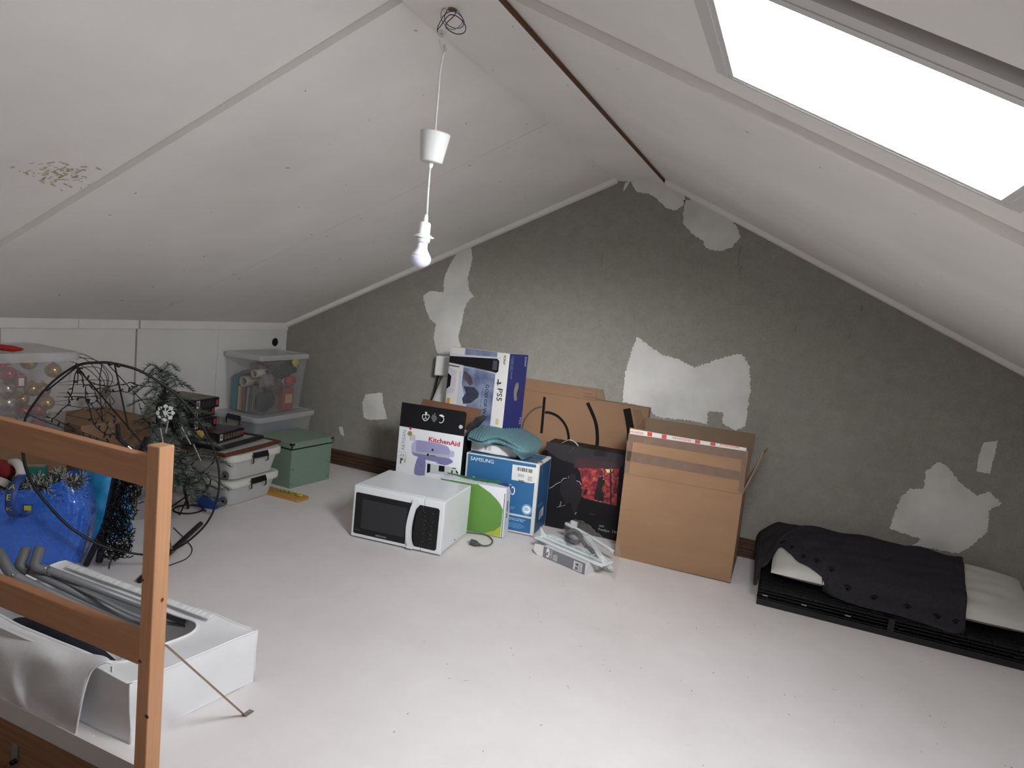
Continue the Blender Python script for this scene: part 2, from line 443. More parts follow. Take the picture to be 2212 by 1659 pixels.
def jag(pts, amp, step, seed):
    """outline with ragged edges; pts on the wall (x, z)"""
    r = random.Random(seed); out = []
    for i in range(len(pts)):
        a, c = Vector((pts[i][0], pts[i][1], 0)), Vector((pts[(i+1) % len(pts)][0], pts[(i+1) % len(pts)][1], 0))
        n = max(1, int((c - a).length / step)); d = (c - a); nn = Vector((-d.y, d.x, 0)); nn = nn.normalized() if nn.length > 0 else nn
        for k in range(n):
            out.append(a + d * (k / n) + nn * (r.uniform(-amp, amp) if k else r.uniform(-amp*.3, amp*.3)))
    return out
PATCH = [
 ([(985,550),(1000,536),(1018,532),(1021,560),(1010,600),(1014,628),(1024,640),(1010,652),(1003,668),(997,700),(990,728),(996,752),(976,775),(944,762),(937,730),(942,700),(930,690),(921,672),(914,640),(930,628),(958,632),(960,600),(972,572)], .006, 1),
 ([(790,852),(826,848),(828,872),(836,905),(800,907),(786,902),(783,870)], .006, 2),
 ([(1363,395),(1380,388),(1420,388),(1450,396),(1478,420),(1480,440),(1460,455),(1440,450),(1420,430),(1400,418),(1376,415)], .006, 3),
 ([(1478,432),(1510,430),(1545,446),(1572,462),(1592,490),(1600,512),(1580,536),(1552,542),(1524,536),(1518,520),(1495,506),(1475,482)], .008, 4),
 ([(1376,728),(1396,742),(1430,766),(1475,780),(1500,794),(1545,778),(1580,768),(1603,764),(1619,790),(1621,840),(1610,920),(1590,930),(1562,915),(1562,890),(1530,888),(1527,918),(1500,910),(1418,900),(1398,880),(1345,868),(1350,810),(1364,760)], .010, 5),
 ([(2000,1018),(2026,998),(2044,1005),(2076,1045),(2108,1070),(2138,1062),(2164,1088),(2136,1102),(2132,1150),(2100,1178),(2072,1195),(2040,1190),(1970,1178),(1990,1165),(1922,1141),(1942,1080),(1965,1055),(1995,1055)], .009, 6),
 ([(2125,955),(2156,952),(2138,1024),(2110,1018),(2114,985)], .005, 7),
 ([(1350,396),(1362,390),(1352,408),(1345,415)], .002, 8), ([(732,922),(740,922),(744,942),(736,938)], .002, 9)]
for pts, amp, sd in PATCH:
    q = [at_y(px, py, GY) for px, py in pts]
    o = jag([(p.x, p.z) for p in q], amp*.55, .007, sd)
    bb = MB(); bb.prism([(p.x, GY + .001, p.y) for p in o], (0, -.0032, 0)); bb.build('plaster_patch', m_plaster, wall_back)
# scratches, drips and small knocks in the plaster board
b = MB(); r = random.Random(3)
for px, py, ln in ((1303,545,.09),(1600,530,.12),(1862,660,.03),(1720,702,.04),(1836,720,.03),(1600,575,.05)):
    p = at_y(px, py, GY); b.tube([(p.x + .003*math.sin(k*2), GY-.0005, p.z - ln*k/5) for k in range(6)], .0012, 4)
b.build('wall_scratch', M('scratch_dark', (70, 66, 60), .9), wall_back)

# ------------------------------------------------------------------ skirting planks along the gable
b = MB(); prof = [(0,0),(.026,0),(.03,.006),(.03,.016),(.024,.02),(.024,.03),(.03,.034),(.03,.046),(.025,.05),(.026,.056),(.03,.06),(.03,.07),(.022,.076),(.022,.084),(.028,.088),(.028,.1),(.014,.107),(0,.108)]
b.prism([(KX+.42, GY - .001 - d, z) for d, z in prof], (RX - KX - .42, 0, 0))
struct(b.build('baseboard_back', m_skirt))

# ------------------------------------------------------------------ left knee wall: panels and top strip
wall_left = struct(MB().box((KX-.1, BACKY, -.03), (KX-.014, GY, zl(KX)+.05)).build('wall_left', m_chip))
zs = .943
SEAM = [BACKY, -.4, .9, 2.112, 2.858, 3.472, GY-.002]
for i in range(len(SEAM)-1):
    g0, g1 = (.006 if abs(SEAM[i]-2.858) < .01 else .0015), (.006 if abs(SEAM[i+1]-2.858) < .01 else .0015)
    MB().box((KX-.013, SEAM[i]+g0, 0), (KX, SEAM[i+1]-g1, zs)).build('wall_panel', m_knee, wall_left)
SEAM2 = [BACKY, -.4, 1.2, 2.498, 2.869, 3.47, GY-.002]
for i in range(len(SEAM2)-1):
    g0, g1 = (.006 if abs(SEAM2[i]-2.869) < .01 else .0015), (.006 if abs(SEAM2[i+1]-2.869) < .01 else .0015)
    MB().box((KX-.013, SEAM2[i]+g0, zs+.0015), (KX+.008, SEAM2[i+1]-g1, zl(KX)+.012)).build('wall_strip', m_trim, wall_left)
hole = at_x(594, 739, KX)
MB().lathe([(.031,-.001),(.031,.002)], 24, Matrix.Translation((KX, hole.y, hole.z)) @ Matrix.Rotation(math.pi/2, 4, 'Y')).build('pipe_hole', M('hole_dark', (18, 16, 14), .95), wall_left, label='dark round pipe hole')

# ------------------------------------------------------------------ ceiling
def slab(b, fz, x0, x1, y0, y1, o0, o1):
    y0a, y0b = y0 if isinstance(y0, tuple) else (y0, y0)
    y1a, y1b = y1 if isinstance(y1, tuple) else (y1, y1)
    b.hexa([Vector((x0,y0a,fz(x0)+o0)), Vector((x1,y0b,fz(x1)+o0)), Vector((x1,y1b,fz(x1)+o0)), Vector((x0,y1a,fz(x0)+o0)),
            Vector((x0,y0a,fz(x0)+o1)), Vector((x1,y0b,fz(x1)+o1)), Vector((x1,y1b,fz(x1)+o1)), Vector((x0,y1a,fz(x0)+o1))])
# roof build-up behind the boards, with the window opening
b = MB()
slab(b, zl, KX-.1, XA, BACKY-.1, GY+.1, .045, .065)
b.box((XA, BACKY-.1, ZR+.045), (XB, GY+.1, ZR+.16))
g = .13
for x0, x1, y0, y1 in ((XB, WX0-g, BACKY-.1, GY+.1), (WX1+g, RX+.1, BACKY-.1, GY+.1), (WX0-g, WX1+g, WY1+g, GY+.1), (WX0-g, WX1+g, BACKY-.1, WY0-g)):
    slab(b, zrr, x0, x1, y0, y1, .045, .065)
ceiling = struct(b.build('ceiling', m_ceil_d))
# boards
LSTEP = (1.665, 1.725)      # step between near and far boards, left slope (at knee, at ridge)
RSTEP = (1.745, 1.80)
def board(fz, *a):
    b = MB(); slab(b, fz, *a); return b.build('ceiling_panel', m_ceil, ceiling)
board(zl, KX-.02, XA, LSTEP, (2.885-.0018, 2.94-.0018), 0, .05)
board(zl, KX-.02, XA, (2.885+.0018, 2.94+.0018), GY, 0, .05)
board(zl, KX-.02, XA, BACKY, (LSTEP[0]-.001, LSTEP[1]-.001), .027, .05)
def rs(x): return RSTEP[0] + (RSTEP[1]-RSTEP[0]) * (x - XB) / (RX - XB)
def seam_r(x): return 3.235 - .2 * (x - XB) / (RX - XB)
board(zrr, XB, RX+.02, (rs(XB), rs(RX)), (seam_r(XB)-.0018, seam_r(RX)-.0018), 0, .05)
board(zrr, XB, RX+.02, (seam_r(XB)+.0018, seam_r(RX)+.0018), GY, 0, .05)
board(zrr, XB, WX0-.006, BACKY, (rs(XB)-.001, rs(WX0)-.001), .027, .034)
board(zrr, WX1+.006, RX+.02, BACKY, (rs(WX1)-.001, rs(RX)-.001), .027, .034)
board(zrr, WX0-.006, WX1+.006, WY1+.006, (rs(WX0)-.001, rs(WX1)-.001), .027, .034)
board(zrr, WX0-.006, WX1+.006, BACKY, WY0-.062, .027, .034)
b = MB(); b.box((XA-.0, BACKY, ZR-.020), (XB-.001, GY, ZR+.045)); b.build('ridge_board', m_ceil, ceiling)
MB().box((XB-.001, BACKY, ZR-.0205), (XB+.0015, GY, ZR-.002)).build('ridge_board_edge', m_chip, ceiling, label='raw brown chipboard edge of ridge board')
# screw marks
b = MB(); r = random.Random(11)
def mark(p, n, s=.004):
    t1 = n.orthogonal().normalized(); t2 = n.cross(t1); a = r.uniform(0, 6.28)
    u = (t1*math.cos(a) + t2*math.sin(a))*s*r.uniform(1, 2); v = (t2*math.cos(a) - t1*math.sin(a))*s*.5
    b.poly([p+u+v, p-u+v, p-u-v, p+u-v])
nl = Vector((-SL, 0, 1)).normalized()*-1; nr = Vector((SR, 0, 1)).normalized()*-1
for y in (1.85, 2.2, 2.55, 2.86, 2.98, 3.35, 3.75, 4.05):
    for k in range(12):
        x = -1.2 - k*.19 + r.uniform(-.03,.03)
        if r.random() < .62: mark(Vector((x, y+r.uniform(-.02,.02), zl(x)-.0006)), nl, r.choice((.002,.003,.004)))
    for k in range(10):
        x = -.8 + k*.2 + r.uniform(-.03,.03)
        if r.random() < .45: mark(Vector((x, y+.1, zrr(x)-.0006)), nr, .0025)
for k in range(14):
    mark(Vector((r.choice((XA+.03, XB-.03)), 1.9+k*.17, ZR-.0206)), Vector((0,0,-1)), .0025)
b.build('screw_mark', M('screw_mark', (70, 66, 62), .9), ceiling, kind='stuff', fixn=False)
# brown water stain flecks on the near left board
b = MB()
for k in range(90):
    px, py = 130 + r.gauss(0, 32), 372 + r.gauss(0, 9) + (18 if r.random() < .2 else 0)
    d = ray(px, py); t = (ZR - SL*XA + .0265 - CAM.z) / (d.z - SL*d.x); p = CAM + d*t
    mark(p + Vector((0,0,-.0004)), nl, .004 if k % 3 else .007)
b.build('water_stain', M('water_stain', (196, 180, 156), .9), ceiling, kind='stuff', fixn=False)

# trims where the slopes meet the gable
def sloped_trim(name, fz, x0, x1):
    b = MB(); prof = [(0, 0), (-.034, 0), (-.034, -.006), (-.026, -.026), (-.012, -.032), (0, -.032)]
    n = len(prof); b._add([Vector((x, GY + d, fz(x) + h)) for x in (x0, x1) for d, h in prof],
        [tuple(range(n)), tuple(range(2*n-1, n-1, -1))] + [(i, (i+1) % n, n+(i+1) % n, n+i) for i in range(n)])
    return struct(b.build(name, m_trim))
sloped_trim('trim_1', zl, KX+.01, XA)
sloped_trim('trim_2', zrr, XB+.01, RX)

# ------------------------------------------------------------------ roof windows
m_glass = bpy.data.materials.new('window_glass'); m_glass.use_nodes = True
nt = m_glass.node_tree; nt.nodes.clear()
o_ = nt.nodes.new('ShaderNodeOutputMaterial'); tr = nt.nodes.new('ShaderNodeBsdfTransparent'); gl = nt.nodes.new('ShaderNodeBsdfGlossy'); mx = nt.nodes.new('ShaderNodeMixShader')
gl.inputs['Roughness'].default_value = .05; mx.inputs[0].default_value = .06; tr.inputs[0].default_value = (.97, .985, .98, 1)
nt.links.new(tr.outputs[0], mx.inputs[1]); nt.links.new(gl.outputs[0], mx.inputs[2]); nt.links.new(mx.outputs[0], o_.inputs[0])
def roof_window(name, x0, x1, y0, y1):
    b = MB(); w = .013
    for a in ((x0-.012, x0, y0-.012, y1+.012), (x1, x1+.012, y0-.012, y1+.012), (x0, x1, y1, y1+.012), (x0, x1, y0-.012, y0)):
        slab(b, zrr, *a, .012, .032)
    fr_ = struct(b.build(name, m_white_paint))
    b = MB()
    for a in ((x0, x0+w, y0, y1), (x1-w, x1, y0, y1), (x0+w, x1-w, y1-w, y1), (x0+w, x1-w, y0, y0+w)): slab(b, zrr, *a, .014, .026)
    b.build('sash', m_white_paint, fr_)
    b = MB(); slab(b, zrr, x0, x1, y0, y1, .027, .03); b.build('pane', m_glass, fr_)
    b = MB(); slab(b, zrr, x0-.03, x1+.03, y0-.0455, y0-.012, .014, .04); b.build('frame_rail', m_white_paint, fr_)
    b = MB(); slab(b, zrr, x0-.03, x1+.03, y0-.10, y0-.03, .0345, .05); b.build('gap_shade', M('gap_shade_dark', (60, 54, 54), .8), fr_, label='dark seal along the frame')  # dark sheet behind the gap, with the gap's shadow put into its colour
    # casing strips on the ceiling board
    b = MB()
    for a in ((x0-.03, x0-.012, y0-.045, y1+.03), (x1+.012, x1+.03, y0-.045, y1+.03), (x0-.012, x1+.012, y1+.012, y1+.03)): slab(b, zrr, *a, .018, .03)
    b.build('casing', m_white_paint, fr_)
roof_window('window_1', WX0, WX1, WY0, WY1)

# ================================================================== OBJECTS
m_white = M('white_plastic', (236, 238, 240), .32)
m_white2 = M('white_plastic_matt', (226, 227, 226), .55)
m_black = M('black_plastic', (16, 16, 18), .35)
m_blackm = M('black_matt', (24, 24, 27), .75)
m_ink_w = M('ink_white', (238, 238, 238), .6)
m_ink_k = M('ink_black', (18, 18, 21), .7, spec=.15)
m_ink_g = M('ink_grey', (128, 130, 134), .6)
m_card = M('cardboard', (152, 119, 90), .85, noise=(3.0, .08), bump=(140, .08), stretch=(1, 1, 6))
m_card_in = M('cardboard_inside', (128, 108, 88), .9, noise=(4, .08))
m_tape = M('brown_tape', (122, 100, 86), .5, noise=(14, .12), spec=.3)
m_steel = M('steel', (170, 170, 172), .3, 1.0)
m_metal_d = M('dark_metal', (60, 58, 56), .4, .9)

def carton(name, label, cat, T, w, d, h, mat, bevel=.003):
    t = thing(name, label, cat, T=T)
    MB().box((0,0,0), (w,d,h)).build('carton_body', mat, t, bevel=bevel)
    bpy.context.view_layer.update()
    return t

# ------------------------------------------------------------------ pendant lamp
LX, LY = -1.040, 1.763
t = thing('pendant_lamp', 'bare white bulb on a white cord with a cone-shaped ceiling cup, hanging from the ridge', 'lamp', (LX, LY, ZR-.02))
def LZ(px, py): p = at_y(px, py, LY); return Vector((p.x-LX, 0, p.z-(ZR-.02)))
zcup, zcb, zs0, zbb = 1.787-(ZR-.02), 1.704-(ZR-.02), 1.556-(ZR-.02), 1.401-(ZR-.02)
m_cord = M('white_cord', (222, 222, 218), .5)
pc = [LZ(950, 86), LZ(953, 100), LZ(958, 115), LZ(956, 124), LZ(950, 160), LZ(946, 210), LZ(942, 260), Vector((LZ(940,288).x, 0, zcup))]
b = MB().tube(spline(pc, 30), .0032, 8)
cx = LZ(930, 350).x
b.tube([(cx, 0, zcb-.006), (LZ(926,400).x, 0, (zcb+zs0)/2), (LZ(922,465).x, 0, zs0)], .0032, 8); b.build('cord', m_cord, t, smooth=True)
ccx = (LZ(942, 288).x + LZ(930,350).x)/2
Tt = Matrix.Translation((ccx, 0, 0)) @ Matrix.Translation((0,0,(zcup+zcb)/2)) @ Matrix.Rotation(math.radians(4), 4, 'Y') @ Matrix.Translation((0,0,-(zcup+zcb)/2))
MB().lathe([(.0395, zcup-.004), (.041, zcup), (.0435, zcup), (.0435, zcup-.004), (.0325, zcb+.004), (.030, zcb), (.006, zcb)], 36, Tt).build('ceiling_cup', m_white2, t, smooth=True)
MB().lathe([(.008, zcb+.001), (.0075, zcb-.006), (.005, zcb-.016), (.004, zcb-.017)], 16, Tt).build('cord_grip', m_white, t, smooth=True)
sx = LZ(918, 500).x
def lp(name, prof, mat, tilt=3):
    T0 = Matrix.Translation((sx, 0, zs0)) @ Matrix.Rotation(math.radians(tilt), 4, 'Y')
    return MB().lathe(prof, 28, T0).build(name, mat, t, smooth=True)
lp('socket_neck', [(.0045, 0), (.0058, -.004), (.0075, -.022), (.008, -.024)], m_white)
lp('socket', [(.006, -.02), (.014, -.022), (.0172, -.028), (.0175, -.052), (.0178, -.060)], m_white)
lp('socket_ring', [(.018, -.058), (.0235, -.058), (.0235, -.060), (.018, -.061)], m_white)
lp('socket_ring', [(.018, -.062), (.030, -.062), (.0303, -.0635), (.030, -.066), (.018, -.067), (.021, -.068), (.021, -.073), (.0195, -.074), (.0195, -.079), (.0185, -.08)], m_white)
L = abs(zbb - zs0)
lp('bulb_neck', [(.0155, -.078), (.0155, -.094), (.017, -.100), (.0215, -.108), (.0262, -.1145), (.0295, -.1195)], M('bulb_white', (228, 229, 238), .3))
lp('bulb_dome', [(.0295, -.1195), (.031, -.1245), (.0312, -.1295), (.0298, -.1365), (.026, -.143), (.020, -.1485), (.012, -.1525), (.004, -.1545), (.0005, -.1548)], M('bulb_frosted', (212, 214, 232), .25), 3)
# terminal block and coiled wires
p = LZ(955, 74)
m_clear = M('clear_plastic', (225, 222, 222), .25, alpha=.55)
MB().box((-.011,-.006,-.009), (.011,.006,.009), Matrix.Translation(p) @ Matrix.Rotation(.6, 4, 'Y')).build('terminal_block', m_clear, t, bevel=.002)
MB().lathe([(.003,-.0065),(.003,.0065)], 10, Matrix.Translation(p) @ Matrix.Rotation(math.pi/2, 4, 'X')).build('terminal_screw', m_steel, t)
MB().tube(spline([LZ(958,116)+Vector((0,-.002,0)), LZ(962,100), LZ(960,98)+Vector((0,-.004,0)), LZ(961,110), LZ(967,104)], 14), .0014, 6).build('cord_clip', M('clip_grey', (176, 168, 160), .5), t)
def wire(name, pxs, mat, dy):
    q = [LZ(900 + x*140/1452, y*160/1659) + Vector((0, dy*math.sin(i*1.3), 0)) for i, (x, y) in enumerate(pxs)]
    MB().tube(spline(q, 60), .0013, 6).build(name, mat, t, smooth=True)
wire('wire', [(840,10),(760,140),(670,230),(640,400),(700,560),(860,630),(1000,580),(1050,460),(950,320),(780,270),(600,340),(500,480),(465,620),(490,740)], M('wire_blue', (60, 78, 120), .45), .006)
wire('wire', [(850,10),(880,120),(830,330),(700,530),(700,660),(880,755),(1040,700),(1080,560),(960,410),(780,350),(620,430),(520,540),(495,620),(510,690)], M('wire_brown', (52, 36, 40), .45), .008)
wire('wire', [(410,-60),(430,60),(520,180),(640,165),(740,140),(880,200),(990,370),(1000,520),(930,660),(830,690),(680,610),(560,480),(540,360),(620,240),(760,150),(830,20)], M('wire_green', (150, 146, 96), .45), .010)
MB().lathe([(.012,0),(.012,-.004)], 16, Matrix.Translation((LZ(978,3).x,0,.001))).build('cable_hole_collar', M('hole_collar', (120,96,60), .8), t)

# ------------------------------------------------------------------ microwave oven
w, d, h = .521, .384, .292
T = boxT(-2.047, 2.958, .096, w, d, h)
t = thing('microwave_oven', 'white microwave oven with black glass door standing on the floor', 'microwave', T=T)
bpy.context.view_layer.update(); fr = front(w, d, h)
m_mw = M('microwave_white', (232, 236, 240), .28)
MB().box((.003, .022, .012), (w-.003, d, h)).build('body', m_mw, t, bevel=.006)
for x in (.05, w-.05):
    for y in (.06, d-.06): MB().lathe([(.014,0),(.016,.013)], 12, Matrix.Translation((x,y,0))).build('foot', m_blackm, t)
ds = .778*w
door = MB().box((0, 0, .010), (ds-.0008, .0215, h-.001)).build('door', m_mw, t, bevel=.005)
pan = MB().box((ds+.0008, 0, .010), (w, .0215, h-.001)).build('control_panel', m_mw, t, bevel=.005)
m_bglass = M('black_glass', (10, 10, 12), .12)
def rr(x0, y0, x1, y1, r, n=5):
    out = []
    for cx_, cy_, a0 in ((x1-r,y0+r,-90),(x1-r,y1-r,0),(x0+r,y1-r,90),(x0+r,y0+r,180)):
        for k in range(n+1):
            a = math.radians(a0 + 90*k/n); out.append((cx_ + r*math.cos(a), cy_ + r*math.sin(a)))
    return out
def plate(name, pts, th, mat, parent, off=0):
    b = MB(); b.prism([fr @ Vector((x, y, off)) for x, y in pts], fr.to_3x3() @ Vector((0,0,th))); return b.build(name, mat, parent)
plate('door_glass', [(.014,.034),(.014,.246),(.02,.252),(.345,.252),(.332,.225),(.322,.175),(.318,.13),(.318,.028),(.02,.028)], .0012, m_bglass, door)
plate('door_window', rr(.056,.062,.318,.222,.004), .0018, M('window_mesh', (44, 44, 48), .3), door)
plate('door_glass', [(.372,.028),(ds-.001,.028),(ds-.001,.252),(.385,.252),(.366,.225),(.356,.175),(.352,.125),(.356,.05)], .0012, m_bglass, door)
plate('panel_glass', [(ds+.001,.028),(.487,.028),(.496,.037),(.496,.243),(.487,.252),(ds+.001,.252)], .0012, m_bglass, pan)
# curved handle
hp = spline([(.366,-.008,.272),(.355,-.016,.225),(.346,-.020,.165),(.343,-.020,.115),(.346,-.016,.065),(.358,-.008,.020)], 24)
b = MB()
for i in range(len(hp)-1):
    a, c = hp[i], hp[i+1]; ww = .0145; x = Vector((1,0,0))*ww; y = Vector((0,1,0))*.006
    b.hexa([a-x-y, a+x-y, a+x+y, a-x+y, c-x-y, c+x-y, c+x+y, c-x+y])
b.build('handle', m_mw, door, smooth=False)
MB().box((.345,-.016,.262), (.383,.002,.275)).build('handle_mount', m_mw, door, bevel=.003)
MB().box((.333,-.016,.014), (.37,.002,.028)).build('handle_mount', m_mw, door, bevel=.003)
text(door, fr, 'SAMSUNG', .147, .036, .0125, M('ink_silver', (186,188,190), .4), sx=1.1, off=.0022)
text(door, fr, 'Smart Oven', .022, .047, .007, m_ink_g, off=.0022)
r = random.Random(4); polys = []
for row in range(8):
    y = .21 - row*.0225
    for cx_ in (.422, .462):
        wd = r.uniform(.012, .022); polys.append(rect(cx_-wd/2, y, cx_+wd/2, y+.0018)); polys.append(disc(cx_ + r.uniform(-.004,.004), y+.008, r.uniform(.002,.0035), 6))
        if r.random() < .6: polys.append(rect(cx_-.009, y+.006, cx_-.005, y+.010))
flats(pan, fr, polys, M('ink_dim', (150, 150, 152), .5), 'button_marks', .0016)
for row in range(8):
    for cx_ in (.422, .462):
        MB().box((cx_-.017, -.0022, .2065-row*.0225-.004), (cx_+.017, -.0008, .2065-row*.0225+.0125)).build('button', m_bglass, pan)
# side vents: pressed slanted ribs on the right side
fs = rightf(w-.003, d, h)
b = MB()
for k in range(3):
    z0 = .05 + k*.018
    b.tube([(w-.0035, .09 + k*.01, z0), (w-.0035, .30 + k*.01, z0+.062)], .0011, 6)
b.build('side_rib', m_mw, t)
MB().lathe([(.004,0),(.004,.002)], 10, Matrix.Translation((w-.003,.2,.03)) @ Matrix.Rotation(math.pi/2,4,'Y')).build('side_screw', m_metal_d, t)
inv = T.inverted()
cp = [at_z(px, py, .006) for px, py in ((1002,1150),(1012,1150),(1030,1152),(1048,1155),(1060,1162),(1064,1170),(1058,1177),(1046,1179),(1034,1176))]
cp = [Vector((-1.62, 3.42, .008)), Vector((-1.60, 3.41, .006))] + cp[1:]
m_gcord = M('grey_cord', (88, 88, 88), .5)
cord = MB().tube([inv @ q for q in spline(cp, 40)], .0042, 8).build('power_cord', m_gcord, t, smooth=True)
pa, pb = at_z(1034, 1176, .014), at_z(1017, 1171, .016)
dv = (pb-pa).normalized(); b = MB()
b.tube([inv @ (pa - dv*.012), inv @ pa, inv @ (pa+dv*.012), inv @ (pa+dv*.016), inv @ (pb)], [.006,.009,.014,.0175,.0175], 10)
b.build('plug', M('grey_plug', (72,72,72), .5), cord, smooth=False)
b = MB(); sd = dv.cross(Vector((0,0,1))).normalized()
for k in (-1, 1): b.tube([inv @ (pb + sd*.0095*k), inv @ (pb + sd*.0095*k + dv*.019)], .0024, 8)
b.build('plug_pin', m_steel, cord)

# ------------------------------------------------------------------ stand mixer box
w, d, h = .414, .20, .522
T = boxT(-2.134, 3.5, .124, w, d, h)
m_kbox = M('mixer_box_white', (226, 229, 232), .5)
t = thing('mixer_box', 'open white mixer box with black top flaps and a picture of a lilac mixer', 'box', T=T)
bpy.context.view_layer.update(); fr = front(w, d, h); th = .004
b = MB().box((0,0,0),(w,th,h)).box((0,d-th,0),(w,d,h)).box((0,th,0),(th,d-th,h)).box((w-th,th,0),(w,d-th,h)).box((th,th,0),(w-th,d-th,th))
b.build('carton_body', m_kbox, t)
m_kblk = M('mixer_box_black', (17, 17, 21), .6, spec=.25); m_kbrn = M('mixer_box_raw', (112, 78, 56), .85)
P = p2f(t, fr, [(864.9,918.7),(1003.2,941.9),(1005.2,889.5),(873.5,868.9)])
z1 = P[2][1]
b = MB(); b.cur = 0; b.prism([(0,0,h),(w-.002,0,h),(w+.004,-.004,h+.135),(w-.006,-.004,h+.147),(.004,-.004,h+.147)], (0,th*.8,0)); 
fl = b.build('flap', m_kblk, t, label='black front flap')
MB().prism([(0,d,h),(w,d,h),(w+.03,d+.012,h+.14),(.05,d+.012,h+.150)], (0,-th*.8,0)).build('flap', m_kbrn, t, label='raw brown inside of back flap')
MB().prism([(w,.01,h),(w,d-.01,h),(w+.075,d-.012,h+.105),(w+.065,d*.55,h+.118),(w+.05,.03,h+.115)], (-th*.8,0,.001)).build('flap', M('mixer_box_dark', (46, 46, 50), .6), t, label='dark right flap bent outwards')
MB().prism([(0,.01,h),(0,d-.01,h),(-.012,d-.03,h+.09),(-.012,.03,h+.09)], (th*.8,0,0)).build('flap', m_kbrn, t)
ff = frame((0,-.0043,h), (1,0,0), (0,.0,1))
m_red = M('ink_red', (176, 28, 44), .5)
flat(t, rightf(w,d,h), rect(0,0,d,h), m_kblk, 'black_side')
text(t, fr, 'KitchenAid', .193, .458, .040, m_red, sx=1.12, bold=.0010)
text(t, fr, 'ARTISAN', .046, .378, .031, m_ink_g, angle=math.pi/2, sx=1.0)
text(t, fr, '4.8 L', .018, .3385, .024, m_ink_g)
flats(t, fr, [rect(.006,.3655,.066,.3665), rect(.006,.331,.066,.332)], m_ink_g, 'rule_line', sep=True)
m_lil, m_lil2, m_lil3 = M('print_lilac', (150, 148, 190), .5, noise=(4,.08)), M('print_lilac_dark', (124, 122, 166), .5), M('print_lilac_light', (178, 178, 208), .5)
# mixer picture: head, stem, band, bowl, attachments (traced from the box)
def cpx(pts): return [(850 + x*210/1834, 850 + y*190/1659) for x, y in pts]
flat(t, fr, smooth2(cpx([(340,1010),(350,950),(400,900),(480,880),(800,935),(950,970),(1030,1010),(1080,1090),(1145,1100),(1135,1195),(1060,1200),(1050,1330),(800,1270),(620,1250),(590,1230),(460,1190),(360,1150)])), m_lil, 'mixer_picture', px=True)
flat(t, fr, smooth2(cpx([(340,1010),(350,950),(400,900),(430,890),(425,1050),(440,1120),(360,1100)])), m_lil3, 'mixer_picture', .0008, px=True)
flat(t, fr, smooth2(cpx([(1080,1090),(1145,1100),(1135,1195),(1060,1190)])), m_lil3, 'mixer_picture', .0009, px=True)
flat(t, fr, smooth2(cpx([(350,1105),(450,1190),(620,1250),(1050,1330),(1060,1230),(440,1130)])), m_lil2, 'mixer_picture', .0008, px=True)
flat(t, fr, cpx([(440,1095),(1065,1165),(1060,1225),(450,1130)]), M('print_silver', (176,178,184), .4), 'mixer_picture', .001, px=True)
flat(t, fr, smooth2(cpx([(465,1195),(600,1240),(590,1530),(580,1545),(390,1510)])), m_lil2, 'mixer_picture', .0009, px=True)
flat(t, fr, smooth2(cpx([(820,1300),(1040,1330),(1020,1345),(960,1350),(830,1320)])), m_lil2, 'mixer_picture', .0012, px=True)
flat(t, fr, cpx([(630,1310),(1185,1405),(1180,1415),(1225,1500),(1215,1530),(1100,1520),(1000,1530),(640,1500)]), M('print_steel', (196,198,202), .4), 'mixer_picture', .0008, px=True)
flats(t, fr, [p2f(t, fr, cpx(q)) for q in ([(640,1320),(700,1330),(690,1480),(630,1500)],[(860,1355),(965,1370),(960,1480),(850,1465)],[(1110,1400),(1185,1410),(1180,1425),(1105,1415)],[(1095,1450),(1120,1440),(1110,1515),(1085,1510)],[(1170,1470),(1190,1450),(1225,1500),(1205,1520)])], m_ink_k, 'mixer_picture', .0012, sep=True)
flats(t, fr, [p2f(t, fr, cpx(q)) for q in (disc(738,1063,20,12),disc(650,1155,22,12),[(690,1158),(795,1175),(795,1185),(690,1168)],disc(522,1355,8,8))], m_ink_k, 'mixer_picture', .0014, sep=True)
flats(t, fr, [p2f(t, fr, cpx(disc(310,755,45,18)))], M('medal_gold', (160,128,70), .45), 'medal', .001)
flats(t, fr, [p2f(t, fr, cpx([(285,628),(355,635),(330,690),(310,680)]))], m_red, 'medal_ribbon', .001)
flats(t, fr, [p2f(t, fr, cpx([(130,1215),(180,1222),(175,1260),(150,1260),(145,1325),(120,1320)]))], M('print_dark', (70,66,64), .5), 'print_area', .001)
flats(t, fr, [p2f(t, fr, cpx([(200,1228),(240,1235),(230,1310),(195,1300)]))], M('print_tan', (196,178,130), .5), 'print_area', .001)
small_print(t, fr, .072, .478, .045, 7, .0052, M('ink_light', (150,150,152), .6), seed=3)
small_print(t, fr, .026, .205, .032, 9, .0055, M('ink_light2', (176,178,180), .6), seed=5)
# attachments printed on the black flap
fb = frame((0,-.0030,h), (1,0,0), (0,-.0272,1))
def cpf(pts): return p2f(t, fb, cpx(pts))
pol = []
for q, wd in (([(612,350),(615,400),(560,400),(545,440),(565,490),(595,515),(640,495),(675,440),(665,405),(615,400)], .004), ([(610,400),(605,460),(565,490)], .003), ([(605,455),(640,490)], .003), ([(905,410),(935,450),(950,480),(940,520),(900,555),(865,540)], .004)):
    pol += ribbon(spline([(x, y, 0) for x, y in cpf(q)], 24), wd)
pol += [cpf([(860,405),(910,395),(960,430),(955,440),(910,440),(870,420)]), cpf([(598,345),(636,348),(632,395),(600,392)])]
flats(fl, fb, pol, m_ink_w, 'attachment_print', .0006)
flats(fl, fb, [cpf([(765,395),(800,415),(825,470),(795,520),(762,545),(735,515),(710,455),(735,405)]), cpf([(772,365),(795,370),(790,400),(768,398)])], M('print_whisk', (92,96,98), .5), 'attachment_print', .0006, sep=True)
